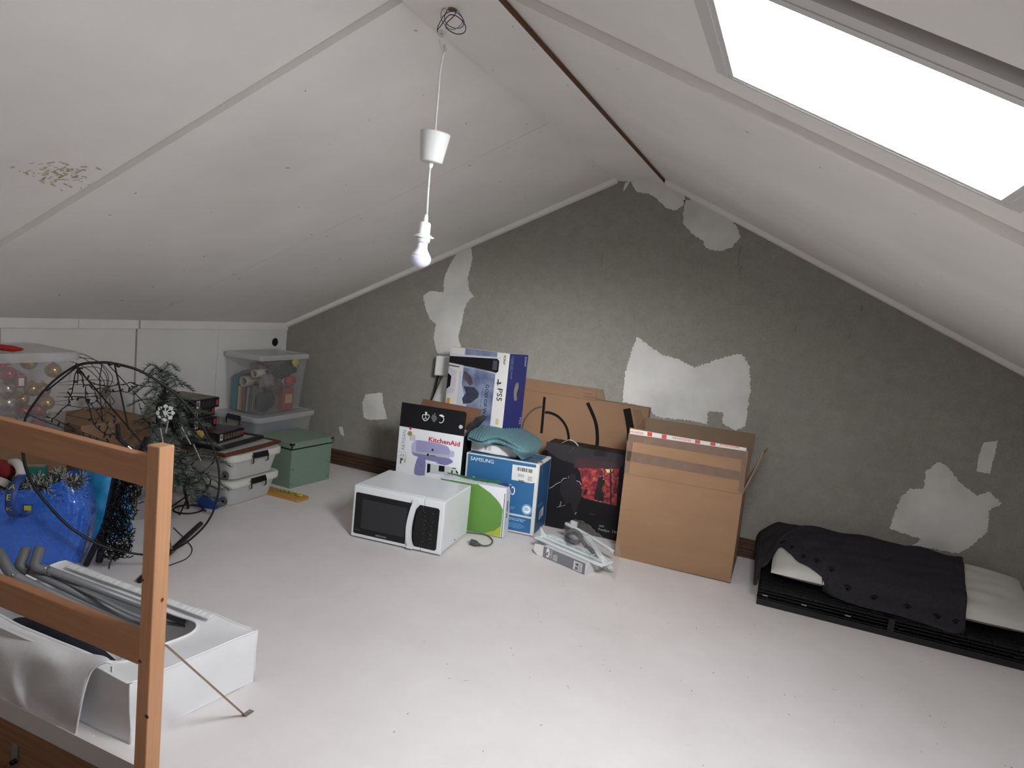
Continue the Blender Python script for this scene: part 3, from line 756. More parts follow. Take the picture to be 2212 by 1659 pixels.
flats(fl, fb, [cpf(disc(1270,630,38,16))], M('ink_mid', (190,192,192), .6), 'seal_print', .0006)

# ------------------------------------------------------------------ black carton behind, carrying the console box
carton('black_carton', 'plain black carton between mixer box and wall, carrying the console box', 'box', boxT(-2.0, 3.885, -.12, .43, .13, .528), .43, .13, .528, M('black_card', (20, 20, 22), .7))
MB_ = MB().box((0,0,0),(.25,.16,.045))
o = MB_.build('flat_case', M('black_fabric', (22, 22, 24), .85), bevel=.012); o.matrix_world = boxT(-2.36, 3.80, .1, .25, .16, .045)
tag(o, 'low black soft case on the floor behind the mixer box', 'case')

# ------------------------------------------------------------------ white plastic piece leaning behind the console box
def P4(px, py, y=4.05): return at_y(px, py, y)
t = thing('plastic_stand', 'white plastic panel with a wider cap leaning on the wall behind the console box', 'stand', (-2.12, 4.05, 0))
iv = Vector((-2.12, 4.05, 0))
S_ = [[Vector(q) - iv for q in row] for row in ([(-2.33,4.03,0),(-2.22,3.995,0),(-2.13,3.99,0),(-2.09,4.02,0)], [(-2.262,4.05,.5),(-2.20,4.02,.5),(-2.12,4.015,.5),(-2.08,4.04,.5)], [(-2.178,4.085,.80),(-2.14,4.06,.8),(-2.08,4.055,.8),(-2.03,4.075,.8)])]
b = MB(); surf_mb(b, surf(S_, 12, 14)); b.build('panel', m_white2, t, smooth=True, thick=.006)
c0, c1, c2 = at_y(942,768,4.05)-iv, at_y(985,772,4.05)-iv, at_y(937,811,4.05)-iv
b = MB(); b.prism([c0, c1, c1+Vector((0,0,-.13)), c2], (0,.05,0)); b.build('cap', m_white2, t, bevel=.008)
MB().tube([Vector(q)-iv for q in spline([(-2.23,4.1,.79),(-2.25,4.1,.65),(-2.29,4.1,.5),(-2.33,4.1,.3),(-2.36,4.08,.02)], 20)], .006, 6).build('cable', m_black, t, smooth=True)

# ------------------------------------------------------------------ games console box
w, d, h = .470, .20, .47
T = boxT(-2.036, 3.869, -.217, w, d, h, .04, -.03, .53)
t = carton('console_box', 'white and blue games console box with blue-grey artwork, standing on end', 'box', T, w, d, h, M('console_white', (222, 220, 218), .45))
fr, fs = front(w,d,h), rightf(w,d,h)
def q5(pts): return [(950 + x*200/1659, 740 + y*200/1659) for x, y in pts]
m_ps = M('console_blue', (34, 42, 100), .45)
flat(t, fs, rect(0,0,d,h), m_ps, 'blue_side')
m_art = M('art_bluegrey', (74, 86, 122), .5, noise=(9, .55), col2=(150, 162, 188))
Lx, Rx = p2f(t, fr, q5([(410,600)]))[0][0], p2f(t, fr, q5([(965,600)]))[0][0]
flat(t, fr, rect(Lx, 0, Rx+.012, h), m_art, 'art_panel')
flat(t, fr, q5([(330,780),(350,520),(390,510),(400,760),(480,1160),(300,1110)]), M('art_pale', (196,202,216), .5), 'art_panel', .0007, px=True)
flat(t, fr, q5([(430,510),(470,515),(560,600),(600,740),(540,780),(450,650)]), M('art_rock', (92, 78, 82), .6, noise=(30,.4)), 'art_panel', .0008, px=True)
flat(t, fr, q5([(430,780),(620,800),(700,900),(690,980),(560,1080),(420,1100),(400,1000),(470,900)]), M('art_shadow', (60, 64, 84), .6, noise=(40,.5)), 'art_panel', .0008, px=True)
flats(t, fr, [p2f(t, fr, q5(q)) for q in ([(185,180),(400,215),(1115,268),(1060,300),(180,240)],[(160,360),(700,490),(1080,580),(1010,545),(600,470),(165,395)])], M('art_fin', (206,204,212), .45), 'console_picture', .001, sep=True)
flats(t, fr, [p2f(t, fr, q5(q)) for q in ([(180,238),(1030,290),(1070,330),(1050,520),(1010,545),(930,515),(170,355)],)], M('art_console', (14,14,20), .35), 'console_picture', .0012, sep=True)
flats(t, fr, [p2f(t, fr, q5(q)) for q in ([(960,320),(1040,330),(1020,500),(940,480)],)], M('art_sheen', (74,74,88), .35), 'console_picture', .0014, sep=True)
flats(t, fr, [p2f(t, fr, q5([(160,395),(355,430),(352,445),(160,410)])), p2f(t, fr, q5([(150,540),(210,600),(185,780),(120,830)]))], m_ink_k, 'controller_picture', .0012, sep=True)
flats(t, fr, [p2f(t, fr, q5(q)) for q in ([(165,430),(310,500),(300,590),(215,600),(150,530)],[(205,610),(300,605),(280,800),(190,775)],[(125,840),(190,785),(275,830),(255,890),(110,930)])], M('art_pad', (204,202,210), .45), 'controller_picture', .001, sep=True)
flats(t, fr, [p2f(t, fr, q5([(125,990),(182,993),(175,1090),(118,1085)]))], M('print_gold', (206,160,44), .5), 'gold_sticker', .0012)
sp = p2f(t, fr, q5([(1050,800),(1180,245),(790,760),(770,880)]))
text(t, fr, 'PS5', sp[0][0]-.004, sp[0][1]-.004, .056, m_ink_k, angle=-math.pi/2, sx=1.0, bold=.0004)
flats(t, fr, [p2f(t, fr, q5(q)) for q in ([(1040,655),(1060,660),(1050,770),(1035,765)],[(1060,715),(1105,712),(1100,735),(1075,745),(1055,735)],[(1025,710),(1045,720),(1040,745),(1022,735)])], m_ink_k, 'logo_print', .0012, sep=True)
text(t, fr, 'SONY', sp[1][0]-.012, sp[1][1]+.005, .022, m_ink_k, angle=-math.pi/2, sx=1.0, bold=.0004)
gw = p2f(t, fr, q5([(845,745),(770,820)]))
text(t, fr, 'GOD OF WAR', gw[0][0]-.006, gw[0][1], .036, M('ink_navy', (34,40,66), .5), angle=-math.pi/2-.03, bold=.0006)
text(t, fr, 'RAGNARÖK', gw[1][0]-.004, gw[1][1], .014, M('ink_navy', (40,48,78), .5), angle=-math.pi/2-.03, sx=1.6)
small_print(t, fr, .415, .06, .03, 4, .009, M('print_gold', (206,160,44), .5), seed=8)
ss = p2f(t, fs, q5([(1310,245),(1540,255),(1445,1280),(1370,880)]))
text(t, fs, 'SONY', ss[1][0]-.006, ss[1][1]+.0, .024, m_ink_w, angle=-math.pi/2)
text(t, fs, 'GOD OF WAR', ss[0][0]-.004, ss[0][1], .022, M('ink_lightblue', (150,156,190), .6), angle=-math.pi/2)
text(t, fs, 'RAGNARÖK', ss[0][0]-.016, ss[0][1]-.015, .012, M('ink_lightblue', (150,156,190), .6), angle=-math.pi/2, sx=1.2)
text(t, fs, 'PS5', ss[2][0]-.008, ss[2][1]-.02, .032, M('ink_paleblue', (170,176,206), .6), angle=-math.pi/2)
flat(t, fs, disc(ss[3][0], ss[3][1], .028, 24, .058), M('handle_hole', (120,118,118), .8), 'handle_hole', .0012)
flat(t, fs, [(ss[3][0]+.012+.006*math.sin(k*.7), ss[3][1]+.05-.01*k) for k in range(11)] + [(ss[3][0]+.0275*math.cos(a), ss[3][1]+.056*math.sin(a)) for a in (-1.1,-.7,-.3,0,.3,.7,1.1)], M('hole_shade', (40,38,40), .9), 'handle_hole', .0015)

# ------------------------------------------------------------------ blue monitor-speaker style box
w, d, h = .454, .241, .426
T = boxT(-1.70, 3.578, .062, w, d, h, -.008, -.017)
m_bluebox = M('blue_box', (42, 98, 146), .45, noise=(1.5,.05)); m_edge = M('box_edge_white', (206, 206, 202), .7)
t = carton('blue_box', 'tall blue printed box with white edges and a torn shipping label', 'box', T, w, d, h, m_edge)
fr, fs, ft = front(w,d,h), rightf(w,d,h), topf(w,d,h)
flats(t, fr, [rect(.012,.112,w-.02,h-.006), rect(.012,.012,w-.02,.10)], m_bluebox, 'blue_panel', sep=True)
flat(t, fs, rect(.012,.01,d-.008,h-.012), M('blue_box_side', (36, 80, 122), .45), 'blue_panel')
flat(t, ft, rect(.012,.012,w-.02,d-.012), m_bluebox, 'blue_panel')
text(t, fr, 'SAMSUNG', .028, .385, .031, m_ink_w, sx=1.05)
text(t, fr, 'Soundbar', .04, .24, .07, m_ink_w)
text(t, fr, '0', .29, .22, .075, m_ink_w, sx=.9)
text(t, fs, 'Soundbar', .035, .16, .026, M('ink_faintblue', (104,150,196), .6))
flat(t, fr, p2f(t, fr, [(1107.5,1003),(1162,1011),(1159,1043),(1148,1044),(1105,1036)]), M('label_white', (214,214,210), .6), 'shipping_label', .0012)
lp_ = p2f(t, fr, [(1117,1011),(1150,1016),(1120,1038)])
barcode(t, fr, lp_[0][0], lp_[0][1]-.014, .095, .022, m_ink_k, 3, angle=-.01, off=.0018); barcode(t, fr, lp_[2][0], lp_[2][1]-.006, .035, .012, m_ink_k, 4, off=.0018)
small_print(t, fr, lp_[0][0]+.01, lp_[0][1]-.035, .04, 3, .006, m_ink_g, seed=2, off=.0018); small_print(t, fr, lp_[0][0]+.07, lp_[0][1]-.04, .035, 5, .006, m_ink_g, seed=9, off=.0018)
ce = p2f(t, fr, [(1138,1101)])[0]
flat(t, fr, disc(*ce, .032, 28), M('seal_ring', (120,166,206), .6), 'round_seal', .0012); flat(t, fr, disc(*ce, .022, 24), m_ink_w, 'round_seal', .0014)
small_print(t, fr, ce[0]-.015, ce[1]+.008, .03, 3, .007, M('ink_blue', (60,120,180), .6), seed=1, off=.0017)
small_print(t, fr, .30, .082, .10, 2, .009, M('ink_skyblue', (150,190,222), .6), seed=2); small_print(t, fr, .30, .055, .10, 5, .0065, M('ink_skyblue2', (96,152,200), .6), seed=4)
small_print(t, fr, .245, .15, .09, 3, .0065, M('ink_skyblue2', (96,152,200), .6), seed=6)
flat(t, fs, [(.085,.075),(.165,.085),(.165,.14),(.085,.125)], M('label_white', (214,214,210), .6), 'side_label', .001); small_print(t, fs, .09, .118, .06, 4, .011, m_ink_k, seed=7, off=.0014)
small_print(t, ft, .26, .17, .14, 2, .014, m_ink_w, seed=3)
flats(t, fs, [[(.05,h-.001),(.064,h-.001),(.066,h-.07),(.052,h-.065)]], m_tape, 'packing_tape', .0014); flats(t, ft, [[(w-.11,.08),(w,.045),(w,.075),(w-.11,.11)]], m_tape, 'packing_tape', .0014)

# small flat white box on the blue box
wb, db, hb = .286, .165, .058
t = carton('flat_white_box', 'flat white box lying on the blue box under the teal mat', 'box', boxT(-1.70, 3.612, .085, wb, db, hb, z0=.4340), wb, db, hb, M('matt_white_card', (214, 214, 212), .6))
fr = front(wb, db, hb)
small_print(t, fr, .088, .034, .016, 4, .005, m_ink_k, seed=2); small_print(t, fr, .112, .034, .018, 4, .005, m_ink_g, seed=5)
flat(t, fr, [(.12,.0),(.18,.0),(.175,.02),(.15,.028),(.13,.02)], M('label_white', (214,214,210), .6), 'paper_label', .001)
flats(t, fr, ribbon([(.002,.055),(.045,.004)], .001), m_ink_g, 'fold_line')

# ------------------------------------------------------------------ teal chenille mat, folded, on the flat white box
top = .492
def wp(px, py, z): return at_z(px, py, z)
rows = [  # back row to front row, left to right (pixels + height)
 [(1046,908,.555),(1075,912,.562),(1100,917,.560),(1128,925,.548),(1150,937,.532),(1168,951,.505)],
 [(1030,918,.556),(1062,922,.566),(1092,928,.566),(1120,938,.553),(1148,952,.528),(1168,962,.492)],
 [(1018,932,.548),(1050,936,.560),(1082,942,.560),(1110,956,.545),(1138,972,.512),(1152,980,.462)],
 [(1014,944,.528),(1040,952,.530),(1070,948,.538),(1096,958,.530),(1112,976,.494),(1126,991,.446)]]
ctrl = [[wp(x, y, z) for x, y, z in r_] for r_ in rows]
base = Vector((-1.56, 3.70, top))
ctrl = [[p - base for p in r_] for r_ in ctrl]
t = thing('bath_mat', 'teal chenille bath mat folded double on the flat white box', 'mat', base)
m_teal = M('teal_chenille', (92, 128, 136), .95, noise=(120,.12))
b = MB(); Sg = surf(ctrl, 150, 90)
surf_mb(b, Sg, lambda u, v, i, j: .0062*abs(math.sin(i*math.pi/5.0)) * (.6 + .4*abs(math.sin(j*math.pi/3))))
b.build('upper_layer', m_teal, t, smooth=True, fixn=False, thick=.004)
low = [[p + Vector((0, .004, -(.020 if k < 4 else .012) - .006*math.sin(k))) for k, p in enumerate(r_)] for r_ in ctrl]
for r_ in low:
    for k, p in enumerate(r_):
        if k < 4: p.z = max(p.z, .006)
b = MB(); surf_mb(b, surf(low, 100, 50), lambda u, v, i, j: -.0025*abs(math.sin(i*math.pi/4)))
b.build('lower_layer', m_teal, t, smooth=True, fixn=False, thick=.004)
fold = [Sg[j][0] for j in range(0, 90, 3)]
b = MB(); b.grid(10, len(fold), lambda u, v: fold[min(len(fold)-1, int(round(v*(len(fold)-1))))] + Vector((-.012*math.sin(math.pi*u), 0, -.022*u))); b.build('fold', m_teal, t, smooth=True, thick=.004)

# ------------------------------------------------------------------ green and white box
w, d, h = .402, .098, .288
T = boxT(-1.777, 3.423, .11, w, d, h, -.023, -.019)
t = carton('green_box', 'slim white box with a big green leaf shape standing behind the microwave', 'box', T, w, d, h, M('green_box_white', (222, 224, 230), .45), .002)
fr, fs, ft = front(w,d,h), rightf(w,d,h), topf(w,d,h)
def qg(pts): return [(910 + x*210/2177, 1010 + y*160/1659) for x, y in pts]
m_leaf = M('leaf_green', (96, 142, 64), .5, noise=(1.2,.12)); 
cur = p2f(t, fr, qg([(1250,355),(1390,455),(1550,570),(1680,700),(1770,820),(1850,1000)]))
flat(t, fr, [(.004,.004),(w-.016,.004),(w-.013,.16)] + [(x,y) for x,y in reversed(cur)] + [(cur[0][0], h-.003),(.004,h-.003)], m_leaf, 'leaf_print')
flat(t, fr, [(w-.12,.004),(w-.016,.004),(w-.0145,.07),(w-.05,.035)], M('leaf_yellow', (170, 184, 66), .5), 'leaf_print', .0009)
flats(t, fr, [rect(w-.010,.002,w-.006,h-.03)], M('edge_shadow_print', (70,72,70), .6), 'edge_line', .0009)
flat(t, ft, p2f(t, ft, qg([(570,105),(660,150),(1000,250),(1680,365),(1900,335),(1300,240),(900,170)])), M('leaf_green_top', (68, 124, 70), .5), 'leaf_print')
flat(t, ft, p2f(t, ft, qg([(1680,365),(1900,335),(2000,400),(1940,440)])), M('leaf_blue', (56, 70, 140), .5), 'leaf_print')
tp = p2f(t, ft, qg([(480,155),(1150,285)]))
text(t, ft, 'Aqua', tp[0][0], tp[0][1], .024, m_ink_k, sx=1.3); small_print(t, ft, tp[1][0], tp[1][1], .13, 1, .016, M('ink_darkgreen', (24,70,34), .6), seed=3)
small_print(t, fs, .036, .205, .12, 1, .026, m_ink_k, angle=-math.pi/2, seed=12)
flat(t, fs, [(.098,.288),(.098,.12),(.085,.17),(.088,.25),(.05,.288)], M('leaf_blue', (56, 70, 140), .5), 'leaf_print')

# ------------------------------------------------------------------ dark gaming monitor carton
w, d, h = .475, .135, .521
T = boxT(-1.30, 3.853, .060, w, d, h)
m_dark = M('dark_carton', (17, 15, 19), .5, spec=.3)
t = carton('monitor_box', 'black monitor carton with fiery red armoured-warrior artwork', 'box', T, w, d, h, m_dark)
fr, ft = front(w,d,h), topf(w,d,h)
def qm(pts): return [(1170 + x*200/1276, 920 + y*260/1659) for x, y in pts]
flat(t, fr, qm([(70,215),(1140,400),(1120,560),(440,520),(250,460),(60,330)]), M('art_haze', (40, 36, 42), .5, noise=(5,.3)), 'art_panel', px=True)
flat(t, fr, qm([(480,440),(1000,500),(1100,560),(1080,590),(440,575)]), M('art_haze_red', (60, 34, 42), .5, noise=(8,.4)), 'art_panel', .0008, px=True)
m_lava = bpy.data.materials.new('art_lava'); m_lava.use_nodes = True
nt = m_lava.node_tree; bs = nt.nodes['Principled BSDF']; bs.inputs['Roughness'].default_value = .5
tc = nt.nodes.new('ShaderNodeTexCoord'); n1 = nt.nodes.new('ShaderNodeTexNoise'); n1.inputs['Scale'].default_value = 26; n1.inputs['Detail'].default_value = 6; n1.inputs['Distortion'].default_value = 1.2
rp = nt.nodes.new('ShaderNodeValToRGB'); e = rp.color_ramp.elements
e[0].position = .3; e[0].color = C(40, 12, 22); e[1].position = .78; e[1].color = C(214, 176, 116)
k = e.new(.45); k.color = C(112, 30, 44); k = e.new(.6); k.color = C(168, 58, 56)
nt.links.new(tc.outputs['Object'], n1.inputs['Vector']); nt.links.new(n1.outputs['Fac'], rp.inputs[0]); nt.links.new(rp.outputs[0], bs.inputs['Base Color'])
flat(t, fr, qm([(500,580),(1085,590),(1070,620),(1030,1100),(860,1060),(590,1000),(480,930),(470,880),(560,800),(530,640)]), m_lava, 'art_panel', .0008, px=True)
flats(t, fr, [p2f(t, fr, qm(q)) for q in ([(880,595),(980,600),(960,650),(900,640)],)], M('art_glow', (226,214,150), .5), 'art_panel', .001)
m_fig = M('art_figure', (20, 14, 20), .5)
flats(t, fr, [p2f(t, fr, qm(q)) for q in (
  [(380,680),(420,650),(465,670),(475,740),(530,790),(560,900),(540,1000),(500,1100),(470,1230),(430,1180),(400,1050),(330,1080),(300,1000),(250,900),(270,780),(350,740)],
  [(790,690),(830,680),(850,720),(880,770),(830,860),(860,950),(850,1050),(720,1010),(740,900),(770,800)],
  [(940,600),(965,600),(965,1090),(945,1080)], [(610,870),(640,880),(600,960),(570,930)])], m_fig, 'figure_print', .0012)
m_hi = M('art_highlight', (186,182,204), .4)
pol = []
for q, wd in (([(275,760),(300,725),(345,720)], .0035), ([(480,755),(525,770),(545,810)], .004), ([(105,860),(150,840),(200,800),(270,770)], .003), ([(370,690),(372,720)], .002), ([(250,1110),(270,1040)], .003), ([(460,1220),(480,1190)], .004), ([(210,1120),(330,1090)], .002), ([(800,700),(825,690)], .003), ([(845,740),(860,725)], .003)):
    pol += ribbon(p2f(t, fr, qm(q)), wd)
flats(t, fr, pol, m_hi, 'figure_print', .0015)
flats(t, fr, ribbon(p2f(t, fr, qm([(440,572),(1075,588)])), .002) + ribbon(p2f(t, fr, qm([(600,1005),(1035,1105)])), .003), M('art_frame', (40,34,40), .5), 'art_panel', .0014)
flats(t, fr, ribbon(p2f(t, fr, qm([(660,1205),(700,1222),(740,1220)])), .003), M('art_redline', (110,44,46), .5), 'art_panel', .0014)
fp = p2f(t, fr, qm([(780,1425),(790,1385),(965,1455)]))
text(t, fr, 'FreeSync', fp[0][0], fp[0][1]-.004, .019, M('ink_offwhite', (180,180,184), .5)); text(t, fr, 'AMD', fp[1][0], fp[1][1], .014, M('ink_offwhite', (180,180,184), .5)); text(t, fr, '1ms', fp[2][0], fp[2][1]-.006, .026, M('ink_offwhite', (180,180,184), .5), bold=.0004)
flat(t, fr, qm([(725,335),(895,352),(890,425),(722,415)]), M('tab_black', (8,8,10), .4), 'tape_tab', .0015, px=True)
flats(t, fr, ribbon(p2f(t, fr, qm([(440,290),(385,380)])), .0015) + ribbon(p2f(t, fr, qm([(380,255),(355,300)])), .0012), M('scuff', (96,90,92), .7), 'scuff_mark', .0014)
flats(t, ft, [rect(.02,.006,.12,.012), rect(.14,.006,.22,.012), rect(.36,.006,.42,.012)], M('scuff2', (112,96,72), .7), 'scuff_mark', .0012)
hp = p2f(t, ft, qm([(340,205),(450,185),(565,245)]))
b = MB(); q = [Vector((hp[0][0],.02,h+.002)), Vector((hp[0][0]+.03,.012,h+.022)), Vector(((hp[0][0]+hp[2][0])/2,.01,h+.03)), Vector((hp[2][0]-.02,.006,h+.02)), Vector((hp[2][0],.004,h+.002))]
sp_ = spline(q, 16)
for i in range(16): b.hexa([sp_[i]+Vector((0,-.008,0)), sp_[i+1]+Vector((0,-.008,0)), sp_[i+1]+Vector((0,.008,0)), sp_[i]+Vector((0,.008,0))] + [sp_[i]+Vector((0,-.008,.002)), sp_[i+1]+Vector((0,-.008,.002)), sp_[i+1]+Vector((0,.008,.002)), sp_[i]+Vector((0,.008,.002))])
b.build('carry_handle', M('clear_handle', (206,204,200), .3), t)

# ------------------------------------------------------------------ large television carton against the wall
Y = 4.065
m_card2 = M('cardboard_brown', (134, 103, 78), .85, noise=(3.0, .08), bump=(140, .08))
t = thing('television_carton', 'large flat brown carton with black ring graphics leaning on the grey wall', 'box', (-1.75, Y, 0))
bpy.context.view_layer.update(); fr = front(1, 1, 1); x1 = -.765+1.75
MB().box((0, 0, 0), (x1, .06, .783)).build('carton_body', m_card2, t, bevel=.003)
MB().prism([(0,0,.784),(.652,0,.784),(.652,0,.846),(0,0,.846)], (0,.006,0)).build('flap', m_card2, t)
MB().prism([(0,.05,.784),(.70,.05,.784),(.676,.05,.852),(0,.05,.852)], (0,.008,0)).build('flap', m_card_in, t)
MB().box((.655,.001,.783),(x1,.058,.788)).build('flap', m_card_in, t)
m_ring = M('ring_print', (22, 20, 19), .8, spec=.1); m_ringg = M('ring_print_faded', (78, 66, 56), .7)
def qp(pts): return [(1110 + x*310/2212, 800 + y*160/1142) for x, y in pts]
def ringp(pts, wd, mat):
    q = spline([(x, y, 0) for x, y in p2f(t, fr, qp(pts))], 30); flats(t, fr, ribbon([(v.x, v.y) for v in q], wd), mat, 'ring_print', .0012)
ringp([(475,410),(425,970)], .018, m_ring)
ringp([(480,650),(560,655),(680,710),(780,820),(830,940),(845,1100),(800,1300)], .017, m_ring)
ringp([(1135,500),(1200,640),(1260,800),(1285,960),(1285,1130),(1260,1320)], .022, m_ring)
ringp([(1740,590),(1780,800),(1800,960),(1800,1250)], .046, m_ring)
ringp([(435,560),(330,590),(220,680),(150,800),(130,900)], .012, m_ringg)
for k in range(6): ringp([(1840+k*22,610),(1880+k*22,760),(1900+k*22,900)], .0022, m_ringg)
wp_ = p2f(t, fr, qp([(1065,395),(1070,355)]))
text(t, fr, 'www.philips', wp_[0][0], wp_[0][1]-.006, .021, M('ink_brown', (96,66,44), .7)); small_print(t, fr, wp_[1][0], wp_[1][1], .06, 1, .007, M('ink_brown', (96,66,44), .7))

# ------------------------------------------------------------------ big open cardboard box
w, d, h = .62, .395, .472
T = boxT(-.769, 3.632, .005, w, d, h, 0, -.010)
t = thing('open_box', 'large open brown cardboard box with upright flaps and brown and red-white tape', 'box', T=T)
bpy.context.view_layer.update(); fr = front(w,d,h); th = .006
b = MB().box((0,0,0),(w,th,h)).box((0,d-th,0),(w,d,h)).box((0,th,0),(th,d-th,h)).box((w-th,th,0),(w,d-th,h)).box((th,th,0),(w-th,d-th,th))
b.build('carton_body', m_card, t, bevel=.0015)
ffp = frame((0,0,h), (1,0,0), (0,.012,1))
fc = p2f(t, ffp, [(1346.9,1021.4),(1602.8,1068.3),(1612.8,974.5),(1357,923)])
fl = MB().prism([ffp @ Vector((x,y,0)) for x,y in ((.001,.001),(w-.001,.001),(w-.001,fc[2][1]),(.002,fc[3][1]))], (0,th*.8,0)).build('flap', m_card, t, label='front flap with brown tape')
MB().prism([(.0,.01,h),(.0,d-.008,h),(-.004,d-.004,h+.262),(-.004,.012,h+.216)], (th*.8,0,0)).build('flap', m_card, t)
bk = MB().prism([(.002,d-.004,h),(w-.002,d-.004,h),(w+.01,d+.02,h+.262),(.01,d+.02,h+.262)], (0,-th*.8,0)).build('flap', m_card_in, t)
iv = T.inverted()
rf = [iv @ at_y(*p, y) for p, y in (((1606.7,1060),3.64),((1649,944.5),3.74),((1640,975),3.68))]
MB().prism([Vector((w,.005,h)), Vector((w,d-.01,h)), Vector((w+.085,d-.02,h+.20)), Vector((w+.075,.01,h+.235))], (-th*.8,0,.002)).build('flap', m_card, t, label='right flap bent outwards')
def q7(pts): return [(1330 + x*340/2212, 860 + y*250/1626) for x, y in pts]
def ff(pts): return p2f(t, ffp, q7(pts))
flats(fl, ffp, [ff([(180,500),(1840,745),(1835,860),(1770,865),(250,615),(180,600)]), ff([(160,740),(1750,1030),(1740,1160),(190,885),(150,880)]), ff([(1770,865),(1835,860),(1800,1340),(1725,1320)]), ff([(160,600),(245,615),(190,1055),(120,1045)])], m_tape, 'packing_tape', .0012)
TL, TR, BR, BL = ff([(205,430),(1840,700),(1835,745),(200,500)])
flat(fl, ffp, [TL, (TR[0],TR[1]), BR, BL], M('tape_white', (216,214,212), .4), 'warning_tape', .0018)
m_tred = M('tape_red', (206, 70, 62), .45)
flats(fl, ffp, [ff(q) for q in ([(448,475),(515,485),(512,540),(445,530)],[(650,508),(718,518),(714,575),(646,565)],[(1118,585),(1190,595),(1185,642),(1114,632)],[(1332,620),(1404,630),(1400,672),(1328,662)])], m_tred, 'warning_square', .0022, sep=True)
for (px_, py_, s_, sz) in ((390,498,'BREEKBA',.0185), (1060,596,'BREEKBAAR',.0185), (1740,690,'BREEKBAAR',.0185)):
    q = ff([(px_, py_)])[0]; text(fl, ffp, s_, q[0], q[1]+.006, sz, m_tred, angle=math.pi - .004, off=.0024)
flats(fl, ffp, [r_ for q in ([(790,640),(770,860),(740,1110)],[(325,560),(320,870)],[(410,580),(405,680)]) for r_ in ribbon(ff(q), .0012)], M('crease', (150,112,78), .9), 'crease_line', .0015)

# ------------------------------------------------------------------ small grey box, vent frame and bag of fittings on the floor
w, d, h = .285, .170, .062
T = boxT(-1.094, 3.357, -.353, w, d, h)
t = thing('lamp_carton', 'small grey and white carton on the floor with one end flap open', 'box', T=T)
bpy.context.view_layer.update(); fr, fs, ft = front(w,d,h), rightf(w,d,h), topf(w,d,h)
m_uno_w = M('carton_white', (214, 212, 214), .6); m_uno_g = M('carton_grey', (122, 122, 128), .55)
MB().box((0,0,0),(w,d,h)).build('carton_body', m_uno_w, t, bevel=.0015)
flat(t, fr, rect(.001,.001,w-.004,h-.001), m_uno_g, 'grey_panel')
MB().prism([(0,.002,.001),(0,.002,h),(-.052,-.012,h-.002),(-.056,-.013,.022),(-.03,-.008,.002)], (0,.002,0)).build('flap', m_uno_w, t)
flat(t, fr, disc(.033,.034,.0125,20,.026), m_ink_w, 'oval_logo', .0009)
text(t, fr, 'RL', .036, .019, .02, M('ink_purple', (76,36,96), .5), angle=math.pi/2, off=.0013, bold=.0008)
text(t, fr, 'Uno', .064, .010, .028, M('ink_offwhite2', (214,214,216), .5), angle=math.pi/2)
small_print(t, fr, .076, .008, .04, 4, .0075, M('ink_offwhite2', (214,214,216), .5), angle=math.pi/2, seed=4)
flat(t, fr, rect(w-.078,.006,w-.022,.052), m_uno_w, 'barcode_label', .0009); barcode(t, fr, w-.066, .03, .02, .015, m_ink_k, 5); barcode(t, fr, w-.066, .01, .02, .015, m_ink_k, 6)
small_print(t, fr, w-.042, .044, .016, 7, .0055, m_ink_g, seed=3, off=.0012)
flats(t, fs, ribbon([(.004,.004),(.05,.05)], .0012), M('tape_edge', (150,150,150), .5), 'fold_line')
# white vent frame lying across the carton
m_vent = M('vent_white', (222, 228, 230), .4)
zt = h + .002
A, Bq = at_z(1155,1160,zt+.01), at_z(1300,1222,zt+.01)
yaw = math.atan2(Bq.y-A.y, Bq.x-A.x); Lv = (Bq-A).length; dv = .12
Tv = Matrix.Translation((A.x, A.y, zt)) @ Matrix.Rotation(yaw, 4, 'Z')
t = thing('vent_frame', 'long white plastic vent frame with slots lying on the small grey carton', 'vent frame', T=Tv)
MB().box((0,0,0),(Lv,.022,.012)).build('front_rail', m_vent, t, bevel=.003)
MB().box((.02,dv-.02,.0),(Lv-.03,dv,.012)).build('back_rail', m_vent, t, bevel=.003)
for x in (0, Lv-.02): MB().box((x,.022,0),(x+.02,dv-.02,.012)).build('end_rail', m_vent, t, bevel=.003)
MB().box((.02,.040,.004),(Lv-.05,.060,.016)).build('grille_bar', m_vent, t, bevel=.003)
for k in range(3):
    MB().box((.04,.066+.010*k,.014),(Lv-.10,.070+.010*k,.024)).build('slat', m_vent, t)
for k in range(6):
    x = .045 + k*(Lv-.16)/5; MB().box((x,.060,.010),(x+.005,.092,.020)).build('slat_bridge', m_vent, t)
MB().prism([(.004,.05,.012),(.05,.05,.012),(-.012,.05,.055)], (0,.004,0)).build('end_tab', m_vent, t)
MB().prism([(Lv-.055,.03,.012),(Lv-.015,.03,.012),(Lv-.02,.03,.045),(Lv-.035,.03,.045)], (0,.012,0)).build('end_tab', m_vent, t, bevel=.001)
# clear bag with white rods and dark tubing
def gz(px, py, z): return at_z(px, py, z)
bc = gz(1275, 1200, 0); bc = Vector((bc.x, bc.y, 0))
t = thing('fittings_bag', 'crumpled clear plastic bag of white rods and dark hose beside the open cardboard box', 'bag', bc)
rodA = [gz(1222,1131,.115)-bc, gz(1255,1148,.105)-bc, gz(1300,1175,.085)-bc, gz(1325,1192,.07)-bc]
MB().tube(spline(rodA, 12), .0105, 8).build('rod', m_vent, t, smooth=True)
MB().box((-.02,-.008,-.014),(.02,.008,.014), Matrix.Translation(gz(1240,1131,.125)-bc) @ Matrix.Rotation(-.3,4,'Z')).build('rod_bracket', m_vent, t, bevel=.002)
rodB = [gz(1264,1156,.125)-bc, gz(1280,1175,.11)-bc, gz(1298,1202,.095)-bc, gz(1322,1230,.03)-bc]
b = MB(); sp_ = spline(rodB, 14)
